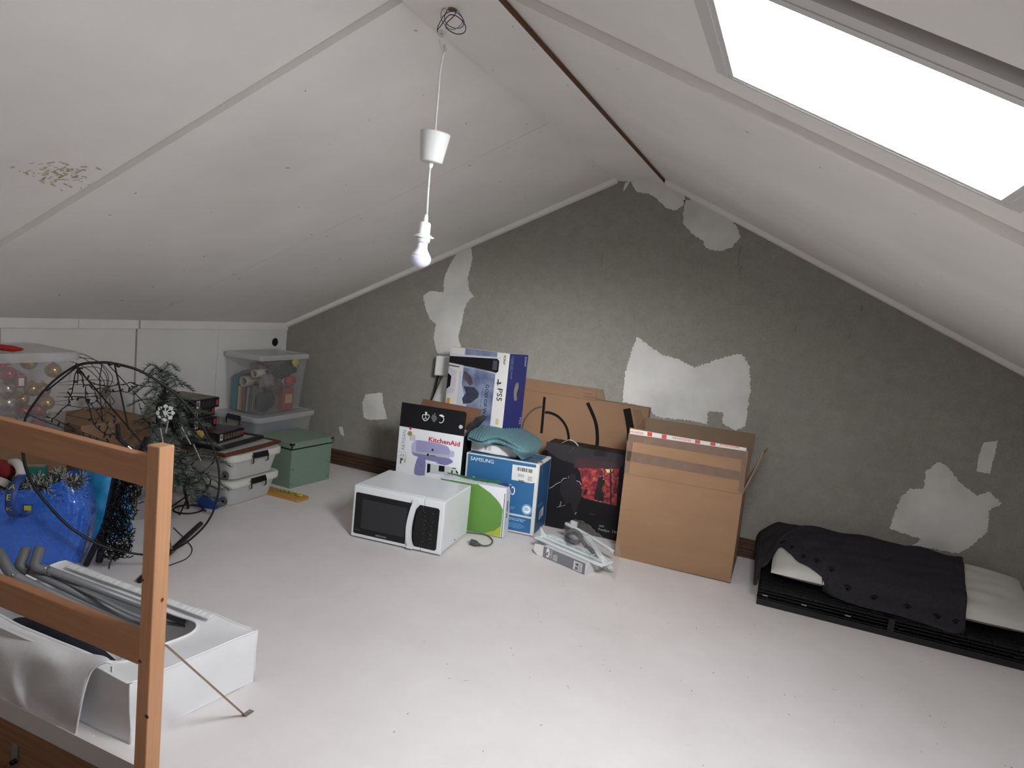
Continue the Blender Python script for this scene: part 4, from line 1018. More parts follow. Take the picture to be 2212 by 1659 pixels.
for k, o in enumerate((-.009, 0, .009)): b.tube([p + Vector((o, o*.6, 0)) for p in sp_], .0052, 6)
b.build('rod', m_vent, t, smooth=True)
hz = [(1222,1150),(1240,1146),(1256,1160),(1246,1172),(1228,1166),(1224,1155),(1242,1152),(1258,1168),(1268,1182),(1282,1192)]
MB().tube([Vector((p.x, p.y, max(p.z, .02))) for p in spline([gz(x, y, .1 + .014*math.sin(k*2.1))-bc for k, (x, y) in enumerate(hz)], 50)], .011, 8).build('hose', M('dark_hose', (62, 66, 72), .4), t, smooth=True)
m_bag = bpy.data.materials.new('clear_film'); m_bag.use_nodes = True; nt = m_bag.node_tree; nt.nodes.clear()
o_ = nt.nodes.new('ShaderNodeOutputMaterial'); tr = nt.nodes.new('ShaderNodeBsdfTransparent'); gl = nt.nodes.new('ShaderNodeBsdfPrincipled'); mx = nt.nodes.new('ShaderNodeMixShader')
gl.inputs['Base Color'].default_value = C(190,188,184); gl.inputs['Roughness'].default_value = .18
mx.inputs[0].default_value = .20; nt.links.new(tr.outputs[0], mx.inputs[1]); nt.links.new(gl.outputs[0], mx.inputs[2]); nt.links.new(mx.outputs[0], o_.inputs[0])
rows = [[(1218,1137,.10),(1238,1122,.15),(1262,1128,.16),(1288,1148,.15),(1312,1165,.13),(1338,1180,.10)],
        [(1216,1148,.10),(1236,1145,.14),(1262,1152,.15),(1286,1172,.13),(1312,1188,.12),(1340,1195,.08)],
        [(1215,1160,.09),(1236,1166,.12),(1262,1176,.12),(1288,1196,.11),(1312,1212,.08),(1336,1226,.04)],
        [(1222,1164,.08),(1242,1180,.085),(1268,1196,.085),(1296,1222,.06),(1318,1240,.015),(1328,1254,.004)]]
Sb = surf([[gz(x, y, z)-bc for x, y, z in r_] for r_ in rows], 46, 30)
b = MB(); rb = random.Random(5); ns = [[rb.uniform(-1,1) for _ in range(46)] for _ in range(30)]
surf_mb(b, Sb, lambda u, v, i, j: .007*ns[j][i]*.5 + .006*nz(u*14, v*9))
b.build('film', m_bag, t, fixn=False)

# ------------------------------------------------------------------ folded dog crate
x0, x1, y0, y1 = -.010, 1.17, 3.452, 4.02
t = thing('dog_crate', 'folded black wire dog crate lying flat along the grey wall', 'crate', (x0, y0, 0))
m_wire = M('black_wire', (14, 14, 16), .3)
LX_, LY_ = x1-x0, y1-y0
b = MB(); b.box((0,0,0),(LX_,LY_,.006)).box((0,0,.006),(LX_,.008,.03)).box((0,LY_-.008,.006),(LX_,LY_,.03)).box((0,.008,.006),(.008,LY_-.008,.03)).box((LX_-.008,.008,.006),(LX_,LY_-.008,.03))
b.build('tray', m_black, t)
for z, ins in ((.038, 0), (.054, .006), (.070, .003), (.086, .008)):
    b = MB(); n = 16
    for k in range(n + 1):
        y = ins + (LY_ - 2*ins)*k/n; b.tube([(ins, y, z), (LX_-ins, y, z)], .0022, 4)
    for k in range(13):
        x = ins + (LX_-2*ins)*k/12; b.tube([(x, ins, z-.004), (x, LY_-ins, z-.004)], .0024, 4)
    b.build('wire_panel', m_wire, t)
m_latch = M('latch_steel', (150,148,146), .3, .8)
for x in (.035, .21, .40, .62, .83, 1.06):
    MB().box((x-.012,-.004,.050),(x+.012,.002,.056)).build('hinge_clip', m_latch if x < .5 else m_metal_d, t)
MB().box((.565,-.006,.02),(.59,.004,.088)).build('strap', m_blackm, t)

# ------------------------------------------------------------------ white dog pillow and charcoal blanket
px0, px1, py0, py1, pz = .035, 1.185, 3.575, 4.085, .092
t0 = Vector(((px0+px1)/2, (py0+py1)/2, pz))
hx, hy = (px1-px0)/2, (py1-py0)/2
def pil(x, y):     # pillow upper surface above its seam plane
    u, v = (x - t0.x)/hx, (y - t0.y)/hy
    e = max(0, 1-abs(u)**3.2) * max(0, 1-abs(v)**3.0)
    return .075*e**.45 + .010*nz(u*5, v*4)*e
def pil_low(x, y):
    u, v = (x - t0.x)/hx, (y - t0.y)/hy; e = max(0, 1-abs(u)**5) * max(0, 1-abs(v)**5); return -.03*e**.5
ZS = .05      # seam height above the base; the back half is propped up on the wall
def lift(y): return .085*max(0, (y-3.66)/.42)**1.3
b = MB(); nu, nv = 60, 34
b.grid(nu, nv, lambda u, v: Vector(((2*u-1)*hx, (2*v-1)*hy, ZS-.012 + lift(t0.y+(2*v-1)*hy) + pil(t0.x+(2*u-1)*hx, t0.y+(2*v-1)*hy))))
b.grid(nu, nv, lambda u, v: Vector(((2*u-1)*hx, (2*v-1)*hy, max(0, ZS-.012 + lift(t0.y+(2*v-1)*hy)*.9 + pil_low(t0.x+(2*u-1)*hx, t0.y+(2*v-1)*hy)))))
o = b.build('dog_pillow', M('pillow_white', (206, 204, 198), .9, noise=(6,.06)), smooth=True)
o.location = t0; tag(o, 'long white dog pillow lying on the folded crate under the dark blanket', 'pillow')
def topz(x, y): return pz + ZS - .012 + lift(y) + (pil(min(max(x, px0+.001), px1-.001), min(max(y, py0+.001), py1-.001)))
# blanket: columns along the length, each hanging from the wall side over the pillow to the crate front
fe = [(1634,1262,.10),(1640,1236,.135),(1662,1204,.168),(1684,1180,.20),(1702,1196,.19),(1722,1222,.165),(1748,1250,.13),(1776,1275,.102),(1812,1294,.098),(1866,1312,.098),(1940,1330,.098),(2010,1352,.097),(2060,1368,.097),(2084,1366,.097)]
NC = 90
front_e = spline([at_z(x, y, z) for x, y, z in fe], NC-1)
bl0 = Vector((.42, 3.8, .1)); grid_ = []
NR = 34
for i in range(NC):
    u = i/(NC-1); f_ = front_e[i]; xb_ = -.052 + u*(.93+.052)
    col = []
    for j in range(NR):
        v = j/(NR-1)                        # 0 at wall, 1 at front edge
        x = xb_*(1-v) + f_.x*v; y = 4.10*(1-v) + f_.y*v
        zt_ = topz(x, y) + .014
        if x < px0: zt_ = max(pz + .045, zt_ - (px0-x)*.8)
        zz = zt_
        if y < py0 + .012 and f_.y < py0: 
            q_ = min(1, (py0 + .012 - y)/max(.01, py0 + .012 - f_.y)); zz = zt_*(1-q_) + f_.z*q_
        zz = max(zz, .098)
        wr = .010*math.sin(7*u + 3*v + 2*math.sin(5*v)) + .007*math.sin(19*u - 6*v) * (.4+v) + .004*math.sin(31*u+11*v)
        zz += (abs(wr)*.9)*(1-v**8) + .008*(1-v)
        col.append(Vector((x, y, zz)) - bl0)
    grid_.append(col)
Sb = [[grid_[i][j] for i in range(NC)] for j in range(NR)]
t = thing('dog_blanket', 'charcoal fleece blanket with black paw prints draped over the white pillow', 'blanket', bl0)
m_fleece = M('charcoal_fleece', (52, 50, 54), 1.0, noise=(90,.18), bump=(260,.4), spec=.1)
b = MB(); surf_mb(b, Sb); b.build('cloth', m_fleece, t, smooth=True, fixn=False, thick=.006)
left = [Sb[j][0] for j in range(NR)]
b = MB(); b.grid(8, NR, lambda u, v: left[min(NR-1, int(round(v*(NR-1))))] + Vector((-.012*math.sin(u*3), -.0, -u*max(0, left[min(NR-1, int(round(v*(NR-1))))].z + bl0.z - .095)))); b.build('side_drop', m_fleece, t, smooth=True, thick=.005)
m_paw = M('paw_black', (20, 20, 24), 1.0, spec=.05)
for k in range(11):
    i = 14 + k*7 if k < 9 else 77 + (k-9)*6; i = min(i, NC-2); j = NR-4
    c = Sb[j][i]; tu = (Sb[j][i+1]-Sb[j][i-1]).normalized(); tv = (Sb[j+1][i]-Sb[j-1][i]).normalized(); n = tu.cross(tv).normalized()
    if n.z < 0: n = -n
    b = MB()
    for (du, dv_, rr_) in ((0, .006, .0085), (-.012, -.004, .0042), (-.0045, -.011, .0045), (.0045, -.011, .0045), (.012, -.004, .0042)):
        p = c + tu*du + tv*dv_ + n*.0075
        b.poly([p + (tu*math.cos(a) + tv*math.sin(a))*rr_ for a in [2*math.pi*q/8 for q in range(8)]])
    b.build('paw_print', m_paw, t, kind='stuff')

# ------------------------------------------------------------------ stair railing
PX0, PX1, PY0, PY1 = -1.4175, -1.3745, 1.170, 1.2135
t = thing('stair_railing', 'pine stair railing with a square post, two rails and a metal stay', 'railing', ((PX0+PX1)/2, PY0, 0))
o_ = Vector(((PX0+PX1)/2, PY0, 0))
def rb(name, lo, hi, mat, bev=.003): return MB().box(Vector(lo)-o_, Vector(hi)-o_).build(name, mat, t, bevel=bev)
rb('post', (PX0, PY0, -.25), (PX1, PY1, .895), m_pine_z)
rb('post', (-2.745, PY0, -.25), (-2.702, PY1, .895), m_pine_z)
rb('rail', (-2.702, PY0+.001, .787), (PX0, PY0+.030, .864), m_pine_x)
rb('rail', (-2.702, PY0+.001, .322), (PX0, PY0+.030, .402), m_pine_x)
m_stay = M('stay_brass', (150, 124, 92), .4, .6)
a = Vector((-1.372, 1.212, .372)); c = at_z(525, 1543, .004); c = Vector((-1.385, c.y, .004))
b = MB(); dirv = (c-a).normalized(); sd = Vector((1,0,0)); up = sd.cross(dirv)
b.hexa([q-o_ for q in (a-sd*.007-up*.0012, a+sd*.007-up*.0012, a+sd*.007+up*.0012, a-sd*.007+up*.0012, c-sd*.007-up*.0012, c+sd*.007-up*.0012, c+sd*.007+up*.0012, c-sd*.007+up*.0012)])
st = b.build('stay', m_stay, t)
b = MB().box(Vector((c.x-.009, c.y-.002, 0))-o_, Vector((c.x+.009, c.y+.032, .003))-o_); b.build('foot_plate', M('zinc', (150,146,130), .4, .7), st, bevel=.001)
MB().lathe([(.004,0),(.0035,.002)], 10, Matrix.Translation(Vector((c.x, c.y+.018, .003))-o_)).build('screw', m_steel, st)
m_knot = M('wood_knot', (96, 54, 34), .7)
for x, y, z, r_, ax in ((PX1+.0003, 1.197, .498, .006, 'x'), (-1.378, PY0-.0003, .196, .007, 'y'), (-1.41, PY0-.0003, .335, .006, 'y'), (-1.413, PY0-.0003, .55, .005, 'y')):
    R_ = Matrix.Rotation(math.pi/2, 4, 'Y') if ax == 'x' else Matrix.Rotation(math.pi/2, 4, 'X')
    b = MB(); b.poly([Matrix.Translation(Vector((x,y,z))-o_) @ R_ @ Vector((r_*math.cos(k*.52), r_*.8*math.sin(k*.52), 0)) for k in range(12)]); b.build('wood_knot', m_knot, t, label='dark wood knot')
# loft ladder spring and bracket on the timber lining
q = at_y(30, 1628, 1.21)
t = thing('ladder_spring', 'galvanised bracket with a coil spring on the brown stair lining', 'spring', (q.x, 1.2145, q.z))
MB().box((-.014,-.003,-.03),(.014,0,.028)).build('bracket', M('galvanised', (150,156,154), .45, .6), t, bevel=.001)
MB().lathe([(.008,0),(.008,.014),(.003,.016)], 12, Matrix.Translation((.006,-.003,-.022)) @ Matrix.Rotation(math.pi/2,4,'X')).build('bolt', m_metal_d, t)
MB().tube([(-.02-.10*k/160, -.024 + .009*math.sin(k*.6), -.052 - .03*k/160 + .009*math.cos(k*.6)) for k in range(220)], .0018, 5).build('coil_spring', m_steel, t, smooth=True)
MB().tube([(.006,-.012,-.022),(-.005,-.02,-.045),(-.022,-.024,-.05)], .002, 6).build('spring_hook', m_steel, t)

# ------------------------------------------------------------------ white zipped bag with tent poles
bx0, bx1, by0, by1, bh = -2.44, -1.507, 1.262, 1.672, .182
t = thing('tent_bag', 'long white zipped fabric bag lying open beside the pine railing', 'bag', ((bx0+bx1)/2, (by0+by1)/2, 0))
o_ = Vector(((bx0+bx1)/2, (by0+by1)/2, 0))
m_bagw = M('bag_white', (234, 235, 238), .6, noise=(5,.05), bump=(16,.35,.008))
def wob(p, k=.0045): return p + Vector((k*nz(p.y*9, p.z*7), k*nz(p.x*8+2, p.z*9), k*.6*nz(p.x*10, p.y*11)))
def side(A, B, n=26, m=8):
    A, B = Vector(A), Vector(B); nn = Vector((B.y-A.y, -(B.x-A.x), 0)).normalized()
    return lambda u, v: wob(A + (B-A)*u + Vector((0,0,bh*v)) + nn*.005*math.sin(math.pi*v)*math.sin(math.pi*min(1,u*1.0))) - o_
b = MB()
cs = [(bx0,by0),(-1.550,by0),(-1.492,by1),(bx0,by1)]
for k in range(4): b.grid(30, 9, side((*cs[k],0), (*cs[(k+1)%4],0)))
b.build('side_panels', m_bagw, t, smooth=True, fixn=False)
b = MB(); b.poly([Vector((x,y,.004))-o_ for x,y in cs]); b.build('base_panel', m_bagw, t)
# top panel with a long rounded opening
NO = 96
def outer(a):
    # point on rectangle perimeter by fraction
    per = [(bx1-bx0), (by1-by0), (bx1-bx0), (by1-by0)]; L_ = sum(per); s_ = a*L_
    for k in range(4):
        if s_ <= per[k] or k == 3:
            f_ = min(1, s_/per[k]); A, B = Vector((*cs[k],0)), Vector((*cs[(k+1)%4],0)); return A + (B-A)*f_
        s_ -= per[k]
ix0, ix1, iy0, iy1, ir = bx0+.05, -1.662, 1.315, 1.622, .075
ins_ = rr(ix0, iy0, ix1, iy1, ir, 8)
def inner(a):
    # same corner order, starting at lower-left
    n_ = len(ins_); P_ = [Vector((x,y,0)) for x,y in ins_]
    # find by closest direction from centre of outer point
    op = outer(a); cx_, cy_ = (bx0+bx1)/2, (by0+by1)/2
    fx, fy = (op.x-bx0)/(bx1-bx0), (op.y-by0)/(by1-by0)
    q = Vector((ix0 + fx*(ix1-ix0), iy0 + fy*(iy1-iy0), 0))
    # round the corners
    for (ccx, ccy, sx_, sy_) in ((ix0+ir,iy0+ir,-1,-1),(ix1-ir,iy0+ir,1,-1),(ix1-ir,iy1-ir,1,1),(ix0+ir,iy1-ir,-1,1)):
        if (q.x-ccx)*sx_ > 0 and (q.y-ccy)*sy_ > 0:
            dd = Vector((q.x-ccx, q.y-ccy, 0)); dd = dd.normalized() if dd.length > 1e-6 else Vector((sx_,sy_,0)).normalized(); q = Vector((ccx, ccy, 0)) + dd*ir
    return q
b = MB()
b.grid(NO, 6, lambda u, v: wob(outer(u % 1)*(1-v) + inner(u % 1)*v + Vector((0,0,bh - .012*math.sin(v*1.6) - .004*v))) - o_, closed_u=True)
b.build('top_panel', m_bagw, t, smooth=True, fixn=False)
b = MB(); b.tube([wob(inner(k/NO) + Vector((0,0,bh-.014))) - o_ for k in range(NO)], .004, 6, closed=True); b.build('piping', M('piping_white', (240,240,242), .5), t, smooth=True)
b = MB(); b.tube([wob(outer(k/NO) + Vector((0,0,bh))) - o_ for k in range(NO)], .0032, 6, closed=True); b.build('piping', M('piping_white', (240,240,242), .5), t, smooth=True)
for x, y in cs[1:3]:
    MB().tube([wob(Vector((x,y,z)))-o_ for z in (0,.05,.1,.15,bh)], .003, 6).build('seam', m_bagw, t, smooth=True)
# zip ruffle along the far edge
b = MB(); b.grid(160, 5, lambda u, v: Vector((bx0+.06 + u*(bx1-bx0-.22), by1-.035+.032*v, bh + .001 + .0035*math.sin(v*3)*abs(math.sin(u*70+2*math.sin(u*21))) + .003*v)) - o_); b.build('zip_ruffle', m_bagw, t, smooth=True, thick=.002)
# loose flap thrown over the near edge
def fp(px, py, y): return at_y(px, py, y) - o_
rows = [[fp(-120,1345,1.275),fp(-30,1352,1.275),fp(40,1362,1.275),fp(110,1385,1.275),fp(175,1408,1.272),fp(225,1418,1.268),fp(243,1432,1.262)],
        [fp(-120,1385,1.245),fp(-30,1392,1.240),fp(30,1410,1.235),fp(90,1425,1.232),fp(150,1440,1.240),fp(205,1432,1.245),fp(228,1430,1.250)],
        [fp(-120,1440,1.225),fp(-30,1450,1.236),fp(25,1470,1.212),fp(75,1490,1.240),fp(125,1490,1.214),fp(180,1465,1.226),fp(200,1448,1.236)],
        [fp(-120,1490,1.225),fp(-30,1500,1.238),fp(40,1520,1.214),fp(85,1535,1.242),fp(130,1530,1.216),fp(172,1510,1.222),fp(184,1490,1.230)],
        [fp(-120,1510,1.235),fp(-20,1522,1.235),fp(60,1545,1.230),fp(110,1565,1.226),fp(140,1575,1.228),fp(160,1570,1.222),fp(172,1545,1.226)],
        [fp(-120,1520,1.245),fp(-10,1535,1.245),fp(70,1560,1.238),fp(122,1592,1.232),fp(150,1610,1.232),fp(168,1614,1.224),fp(164,1590,1.222)]]
Sf = surf(rows, 60, 40); b = MB(); surf_mb(b, Sf); b.build('loose_flap', m_bagw, t, smooth=True, fixn=False, thick=.002)
b = MB(); b.tube([Sf[j][59] + Vector((0,-.002,0)) for j in range(40)] + [fp(166,1604,1.221), fp(174,1614,1.223), fp(190,1607,1.228), fp(203,1588,1.240)], .0032, 6); b.build('zip_edge', M('piping_white', (240,240,242), .5), t, smooth=True)
MB().box((-.004,-.002,-.016),(.004,.002,.002), Matrix.Translation(fp(242,1440,1.258))).build('zip_pull', m_white, t, bevel=.001)
# contents
def inz(px, py, z): return at_z(px, py, z)
m_pole = M('pole_grey', (136, 138, 142), .42, .2)
def pole(label, px_path, r_, elbow=None, group=None):
    pts = [inz(x, y, z) for x, y, z in px_path]
    t_ = thing('tent_pole', label, 'pole', pts[-1]); o2 = pts[-1]
    MB().tube([p-o2 for p in (pts if len(pts) == 2 else [pts[0]] + [pts[0]*(1-k/6)**2 + pts[1]*2*(1-k/6)*(k/6) + (pts[1]*.9+pts[2]*.1)*(k/6)**2 for k in range(1, 7)] + [pts[2]] if len(pts) == 3 else spline(pts, 24))], r_, 12).build('tube', m_pole, t_, smooth=True)
    if elbow:
        e = [inz(x, y, z) - o2 for x, y, z in elbow]
        MB().tube(spline(e, 10), r_*1.28, 12).build('elbow', M('elbow_grey', (104, 106, 109), .55), t_, smooth=True)
        MB().sphere(e[-1] + Vector((0.004,-.012,.012)), .005, 8, 6).build('screw', m_steel, t_)
    return t_
pole('grey steel tent pole with a bent end and wide elbow, resting nearest the pine rails', [(22,1238,.275),(58,1256,.247),(310,1376,.085)], .0135, [(-8,1190,.33),(4,1205,.318),(18,1230,.285),(34,1246,.262)])
pole('grey steel tent pole lying in the middle of the open bag', [(62,1232,.265),(90,1245,.25),(330,1358,.09)], .013, [(56,1186,.325),(50,1204,.305),(44,1222,.282),(62,1234,.262)])
pole('grey steel tent pole lying along the far edge of the open bag', [(104,1231,.275),(120,1237,.268),(400,1342,.12)], .013, [(86,1184,.335),(80,1204,.312),(76,1224,.288),(104,1232,.272)])
pole('thin silver tube lying between the grey tent poles', [(112,1242,.25),(200,1285,.205),(300,1332,.15),(400,1352,.10)], .006)
b = MB(); nb = Vector((-2.0, 1.372, .02))
b.grid(40, 14, lambda u, v: Vector((-.36+.70*u, -.055+.11*v, .15*math.sin(math.pi*u)**.6*math.sin(math.pi*v)**.5 + .008*nz(u*9,v*8))))
o = b.build('navy_cloth', M('navy_fabric', (26, 30, 46), .9), smooth=True, thick=.004); o.location = nb; tag(o, 'navy fabric bundled inside the white bag', 'cloth')
b = MB(); nb = Vector((-2.12, 1.47, .03))
b.grid(22, 14, lambda u, v: Vector((-.22+.44*u, -.04+.08*v, .11*math.sin(math.pi*u)**.5*math.sin(math.pi*v)**.5 + .010*nz(u*8,v*9))))
o = b.build('folded_canopy', M('canopy_white', (206, 206, 200), .8), smooth=True, thick=.004); o.location = nb; tag(o, 'pale folded canopy cloth inside the white bag under the poles', 'cloth')

# ------------------------------------------------------------------ storage boxes in the far left corner
def film(name, col, a, rough=.25):
    m = bpy.data.materials.new(name); m.use_nodes = True; nt = m.node_tree; nt.nodes.clear()
    o = nt.nodes.new('ShaderNodeOutputMaterial'); tr = nt.nodes.new('ShaderNodeBsdfTransparent'); pb = nt.nodes.new('ShaderNodeBsdfPrincipled'); mx = nt.nodes.new('ShaderNodeMixShader')
    pb.inputs['Base Color'].default_value = C(*col); pb.inputs['Roughness'].default_value = rough; mx.inputs[0].default_value = a
    nt.links.new(tr.outputs[0], mx.inputs[1]); nt.links.new(pb.outputs[0], mx.inputs[2]); nt.links.new(mx.outputs[0], o.inputs[0]); return m
m_clearbox = film('clear_box_plastic', (206, 206, 208), .20); m_clearlid = film('clear_lid_plastic', (214, 214, 216), .62); m_frost = film('frosted_box_plastic', (222, 223, 222), .70, .4); m_frostlid = film('frosted_lid_plastic', (224, 223, 218), .9, .4)
def loft(b, rings, cap0=True, cap1=False):
    n = len(rings[0]); v = [p for r_ in rings for p in r_]; f = []
    for k in range(len(rings)-1):
        for i in range(n): f.append((k*n+i, k*n+(i+1)%n, (k+1)*n+(i+1)%n, (k+1)*n+i))
    if cap0: f.append(tuple(range(n-1,-1,-1)))
    if cap1: f.append(tuple((len(rings)-1)*n+i for i in range(n)))
    b._add(v, f); return b
def tub(name, label, T, w, d, h, taper, rc, mat, mlid, lid=.02, lip=.012, handles=None, wheels=False, lidname='lid', cat='storage box'):
    """storage tub with tapered body, rim and lid; origin at the front-left bottom corner of its lid outline"""
    t = thing(name, label, cat, T=T); hb = h - lid
    def ring(i, z): return [Vector((x, y, z)) for x, y in rr(i, i, w-i, d-i, max(.006, rc-i*.3), 5)]
    b = MB(); loft(b, [ring(lip+taper, .003), ring(lip+taper*.92, 0.006), ring(lip+taper*.5, hb*.5), ring(lip, hb-.002)]); b.build('body', mat, t, smooth=False)
    b = MB(); loft(b, [ring(lip*.2, hb-.012), ring(0, hb), ring(0, h-.006), ring(.006, h), ring(.025, h), ring(.030, h-.004)], cap0=False, cap1=True); b.build(lidname, mlid, t)
    if handles:
        for hx in handles:      # black clip handle on the right end or the front
            if hx == 'right': A = lambda u, v, z: Vector((w + v, d*.5 + u, z))
            elif hx == 'front': A = lambda u, v, z: Vector((w*.5 + u, -v, z))
            hh = MB(); wd = .058; tp = h + .001
            hh.tube([A(-wd, -.002, tp-.018), A(-wd, .008, tp-.02), A(-wd, .013, tp-.055), A(-wd*.96, .004, tp-.062)], .0042, 6)
            hh.tube([A(wd, -.002, tp-.018), A(wd, .008, tp-.02), A(wd, .013, tp-.055), A(wd*.96, .004, tp-.062)], .0042, 6)
            P_ = [A(-wd, .002, tp), A(wd, .002, tp), A(wd, .015, tp-.030), A(-wd, .015, tp-.030)]
            hh.prism(P_, (A(0,.005,0)-A(0,0,0)))
            hh.build('clip_handle', m_black, t, kind='stuff')
    if wheels:
        for y in (.075, d-.075):
            MB().lathe([(.026,0),(.026,.004),(.005,.006)], 16, Matrix.Translation((w-lip-taper-.03, y if y < d/2 else y, .030)) @ Matrix.Rotation(math.pi/2,4,'X') if False else Matrix.Translation((w-.075, lip+taper*.7, .03)) @ Matrix.Rotation(math.pi/2,4,'X')).build('wheel_cap', M('wheel_grey', (112,112,112), .5), t)
            MB().lathe([(.008,-.004),(.008,.008)], 12, Matrix.Translation((w-.075, lip+taper*.7, .026)) @ Matrix.Rotation(math.pi/2,4,'X')).build('wheel', m_black, t); break
    return t
# two frosted bins
tub('frosted_bin', 'frosted clip-lid bin standing on the floor beside the sage green box', Matrix.Translation((-3.36, 2.872, 0)) @ Matrix.Rotation(.01,4,'Z'), .54, .425, .152, .028, .06, m_frost, m_frostlid, .028, .016, ['right'], True)
t_b2 = tub('frosted_bin', 'frosted clip-lid bin on top of another, carrying the picture frames', Matrix.Translation((-3.352, 2.872, .153)) @ Matrix.Rotation(-.005,4,'Z'), .54, .425, .155, .028, .06, m_frost, m_frostlid, .028, .016, ['right'], True)
for nm, lb, z, col, sx_ in (('folded_cloth', 'grey-blue folded cloth inside the lower frosted bin', .01, (120,132,146), .95), ('folded_cloth', 'pinkish folded cloth inside the upper frosted bin', .163, (150,136,140), .95)):
    b = MB(); b.grid(16, 12, lambda u, v: Vector((-.2+.40*u, -.13+.26*v, .075*math.sin(math.pi*u)**.3*math.sin(math.pi*v)**.3 + .006*nz(u*9,v*7)))); o = b.build(nm, M('cloth_%d' % col[0], col, .9), smooth=True, thick=.003); o.location = (-3.085, 3.085, z); tag(o, lb, 'cloth')
# picture frames lying on the upper bin
def picture_frame(name, label, T, w, d, h, fw, mf, mp):
    t = thing(name, label, 'picture frame', T=T)
    MB().box((0,0,0),(w,fw,h)).build('frame_bar', mf, t, bevel=.002); MB().box((0,d-fw,0),(w,d,h)).build('frame_bar', mf, t, bevel=.002)
    MB().box((0,fw,0),(fw,d-fw,h)).build('frame_bar', mf, t, bevel=.002); MB().box((w-fw,fw,0),(w,d-fw,h)).build('frame_bar', mf, t, bevel=.002)
    MB().box((fw,fw,.003),(w-fw,d-fw,h-.006)).build('picture', mp, t); return t
zf = .3095
picture_frame('picture_frame', 'reddish brown wooden picture frame lying flat on the upper frosted bin', Matrix.Translation((-3.155, 2.80, zf)) @ Matrix.Rotation(.10,4,'Z'), .33, .50, .018, .022, M('frame_brown', (98, 52, 34), .45), M('print_paper', (190, 190, 186), .4))
picture_frame('picture_frame', 'black picture frame lying flat on the reddish brown one', Matrix.Translation((-3.20, 2.82, zf+.019)) @ Matrix.Rotation(.16,4,'Z'), .30, .42, .02, .028, M('frame_black', (34, 33, 30), .5), M('print_paper2', (168, 168, 164), .3))
# board game boxes
m_game = M('game_black', (20, 18, 21), .5)
def game(label, T, w, d, h, seed, art):
    t = thing('game_box', label, 'game box', T=T, group=None); r = random.Random(seed)
    MB().box((0,0,0),(w,d,h)).build('box_body', m_game, t, bevel=.0015)
    ft, fs, ff_ = topf(w,d,h), rightf(w,d,h), front(w,d,h)
    flat(t, ft, rect(.012,.012,w-.012,d-.012), art, 'cover_art')
    flat(t, fs, rect(.006,.006,.034,h-.006), m_ink_w, 'barcode_label'); barcode(t, fs, .009, .02, .022, h-.03, m_ink_k, seed); flat(t, fs, rect(.006,.006,.034,.012), M('label_red', (170,40,46), .5), 'label_band', .001)
    flats(t, fs, [rect(.05+k*.028,.012,.05+k*.028+.02,h-.012) for k in range(int((d-.07)/.028))], M('spine_grey_%d' % (seed % 2), (56,54,58) if seed % 2 else (120,104,84), .5, noise=(60,.5)), 'figure_row', .0008, kind='stuff')
    flats(t, ff_, [rect(.012+k*.022,.01,.012+k*.022+.016,h-.01) for k in range(int((w-.03)/.022))], M('spine_dark', (44,42,46), .5, noise=(60,.5)), 'figure_row', .0008, kind='stuff')
    flat(t, fs, rect(d-.03,.014,d-.008,h-.014), M('label_pink', (176,60,70), .5), 'logo_square', .001)
    return t
art1, art2 = M('cover_sand', (128,118,98), .5, noise=(9,.5), col2=(70,62,60)), M('cover_violet', (94,72,88), .5, noise=(14,.6), col2=(40,34,48))
zg = zf + .0395
game('black miniatures game box lying on the picture frames with the stack behind it', Matrix.Translation((-3.17, 2.90, zg)) @ Matrix.Rotation(.20,4,'Z'), .19, .245, .052, 2, art2)
zg2 = zg + .0535
for k, (lb, a_, dx, wd) in enumerate((('bottom black game box of the tall stack against the pale knee wall', .16, 0, .26), ('middle black game box of the tall stack against the pale knee wall', .22, -.006, .25), ('top black game box of the tall stack, sandy picture on its lid', .14, .0, .27))):
    game(lb, Matrix.Translation((-3.385+dx, 2.845, zg2 + k*.0605)) @ Matrix.Rotation(a_,4,'Z'), wd, .20, .059, 3+2*k, art1)
# low clear box and tall clear box against the corner
tub('low_clear_box', 'low clear storage box under the tall clear one in the corner', Matrix.Translation((-3.572, 3.44, 0)), .40, .60, .398, .035, .05, film('low_box_plastic', (198,198,196), .45, .3), m_clearlid, .022, .014, ['front'])
b = MB(); b.grid(24, 18, lambda u, v: Vector((-.15+.30*u, -.24+.48*v, .20*math.sin(math.pi*u)**.35*math.sin(math.pi*v)**.35 + .012*nz(u*8,v*11)))); o = b.build('blue_cloth', M('cloth_blue', (62, 78, 120), .8, noise=(14,.3)), smooth=True, thick=.004); o.location = (-3.372, 3.74, .162); tag(o, 'blue wrapped cloth inside the low clear box', 'cloth')
b = MB(); b.grid(24, 18, lambda u, v: Vector((-.145+.29*u, -.23+.46*v, .145*math.sin(math.pi*u)**.3*math.sin(math.pi*v)**.3))); o = b.build('cream_cloth', M('cloth_cream', (186, 182, 170), .9), smooth=True, thick=.004); o.location = (-3.372, 3.74, .008); tag(o, 'cream folded cloth at the bottom of the low clear box', 'cloth')
tub('tall_clear_box', 'tall clear storage box full of papers and crafts in the far corner', Matrix.Translation((-3.566, 3.50, .399)) @ Matrix.Rotation(.02,4,'Z'), .335, .505, .405, .028, .03, m_clearbox, m_clearlid, .022, .012)
def item(name, label, cat, lo, hi, col, tilt=0, ax='Y', bev=.002):
    c = Vector(((lo[0]+hi[0])/2, (lo[1]+hi[1])/2, lo[2])); b = MB().box(Vector(lo)-c, Vector(hi)-c)
    o = b.build(name, M('item_%d_%d_%d' % col, col, .6), bevel=bev); o.matrix_world = Matrix.Translation(c) @ Matrix.Rotation(tilt, 4, ax); tag(o, label, cat); return o
zb = .406
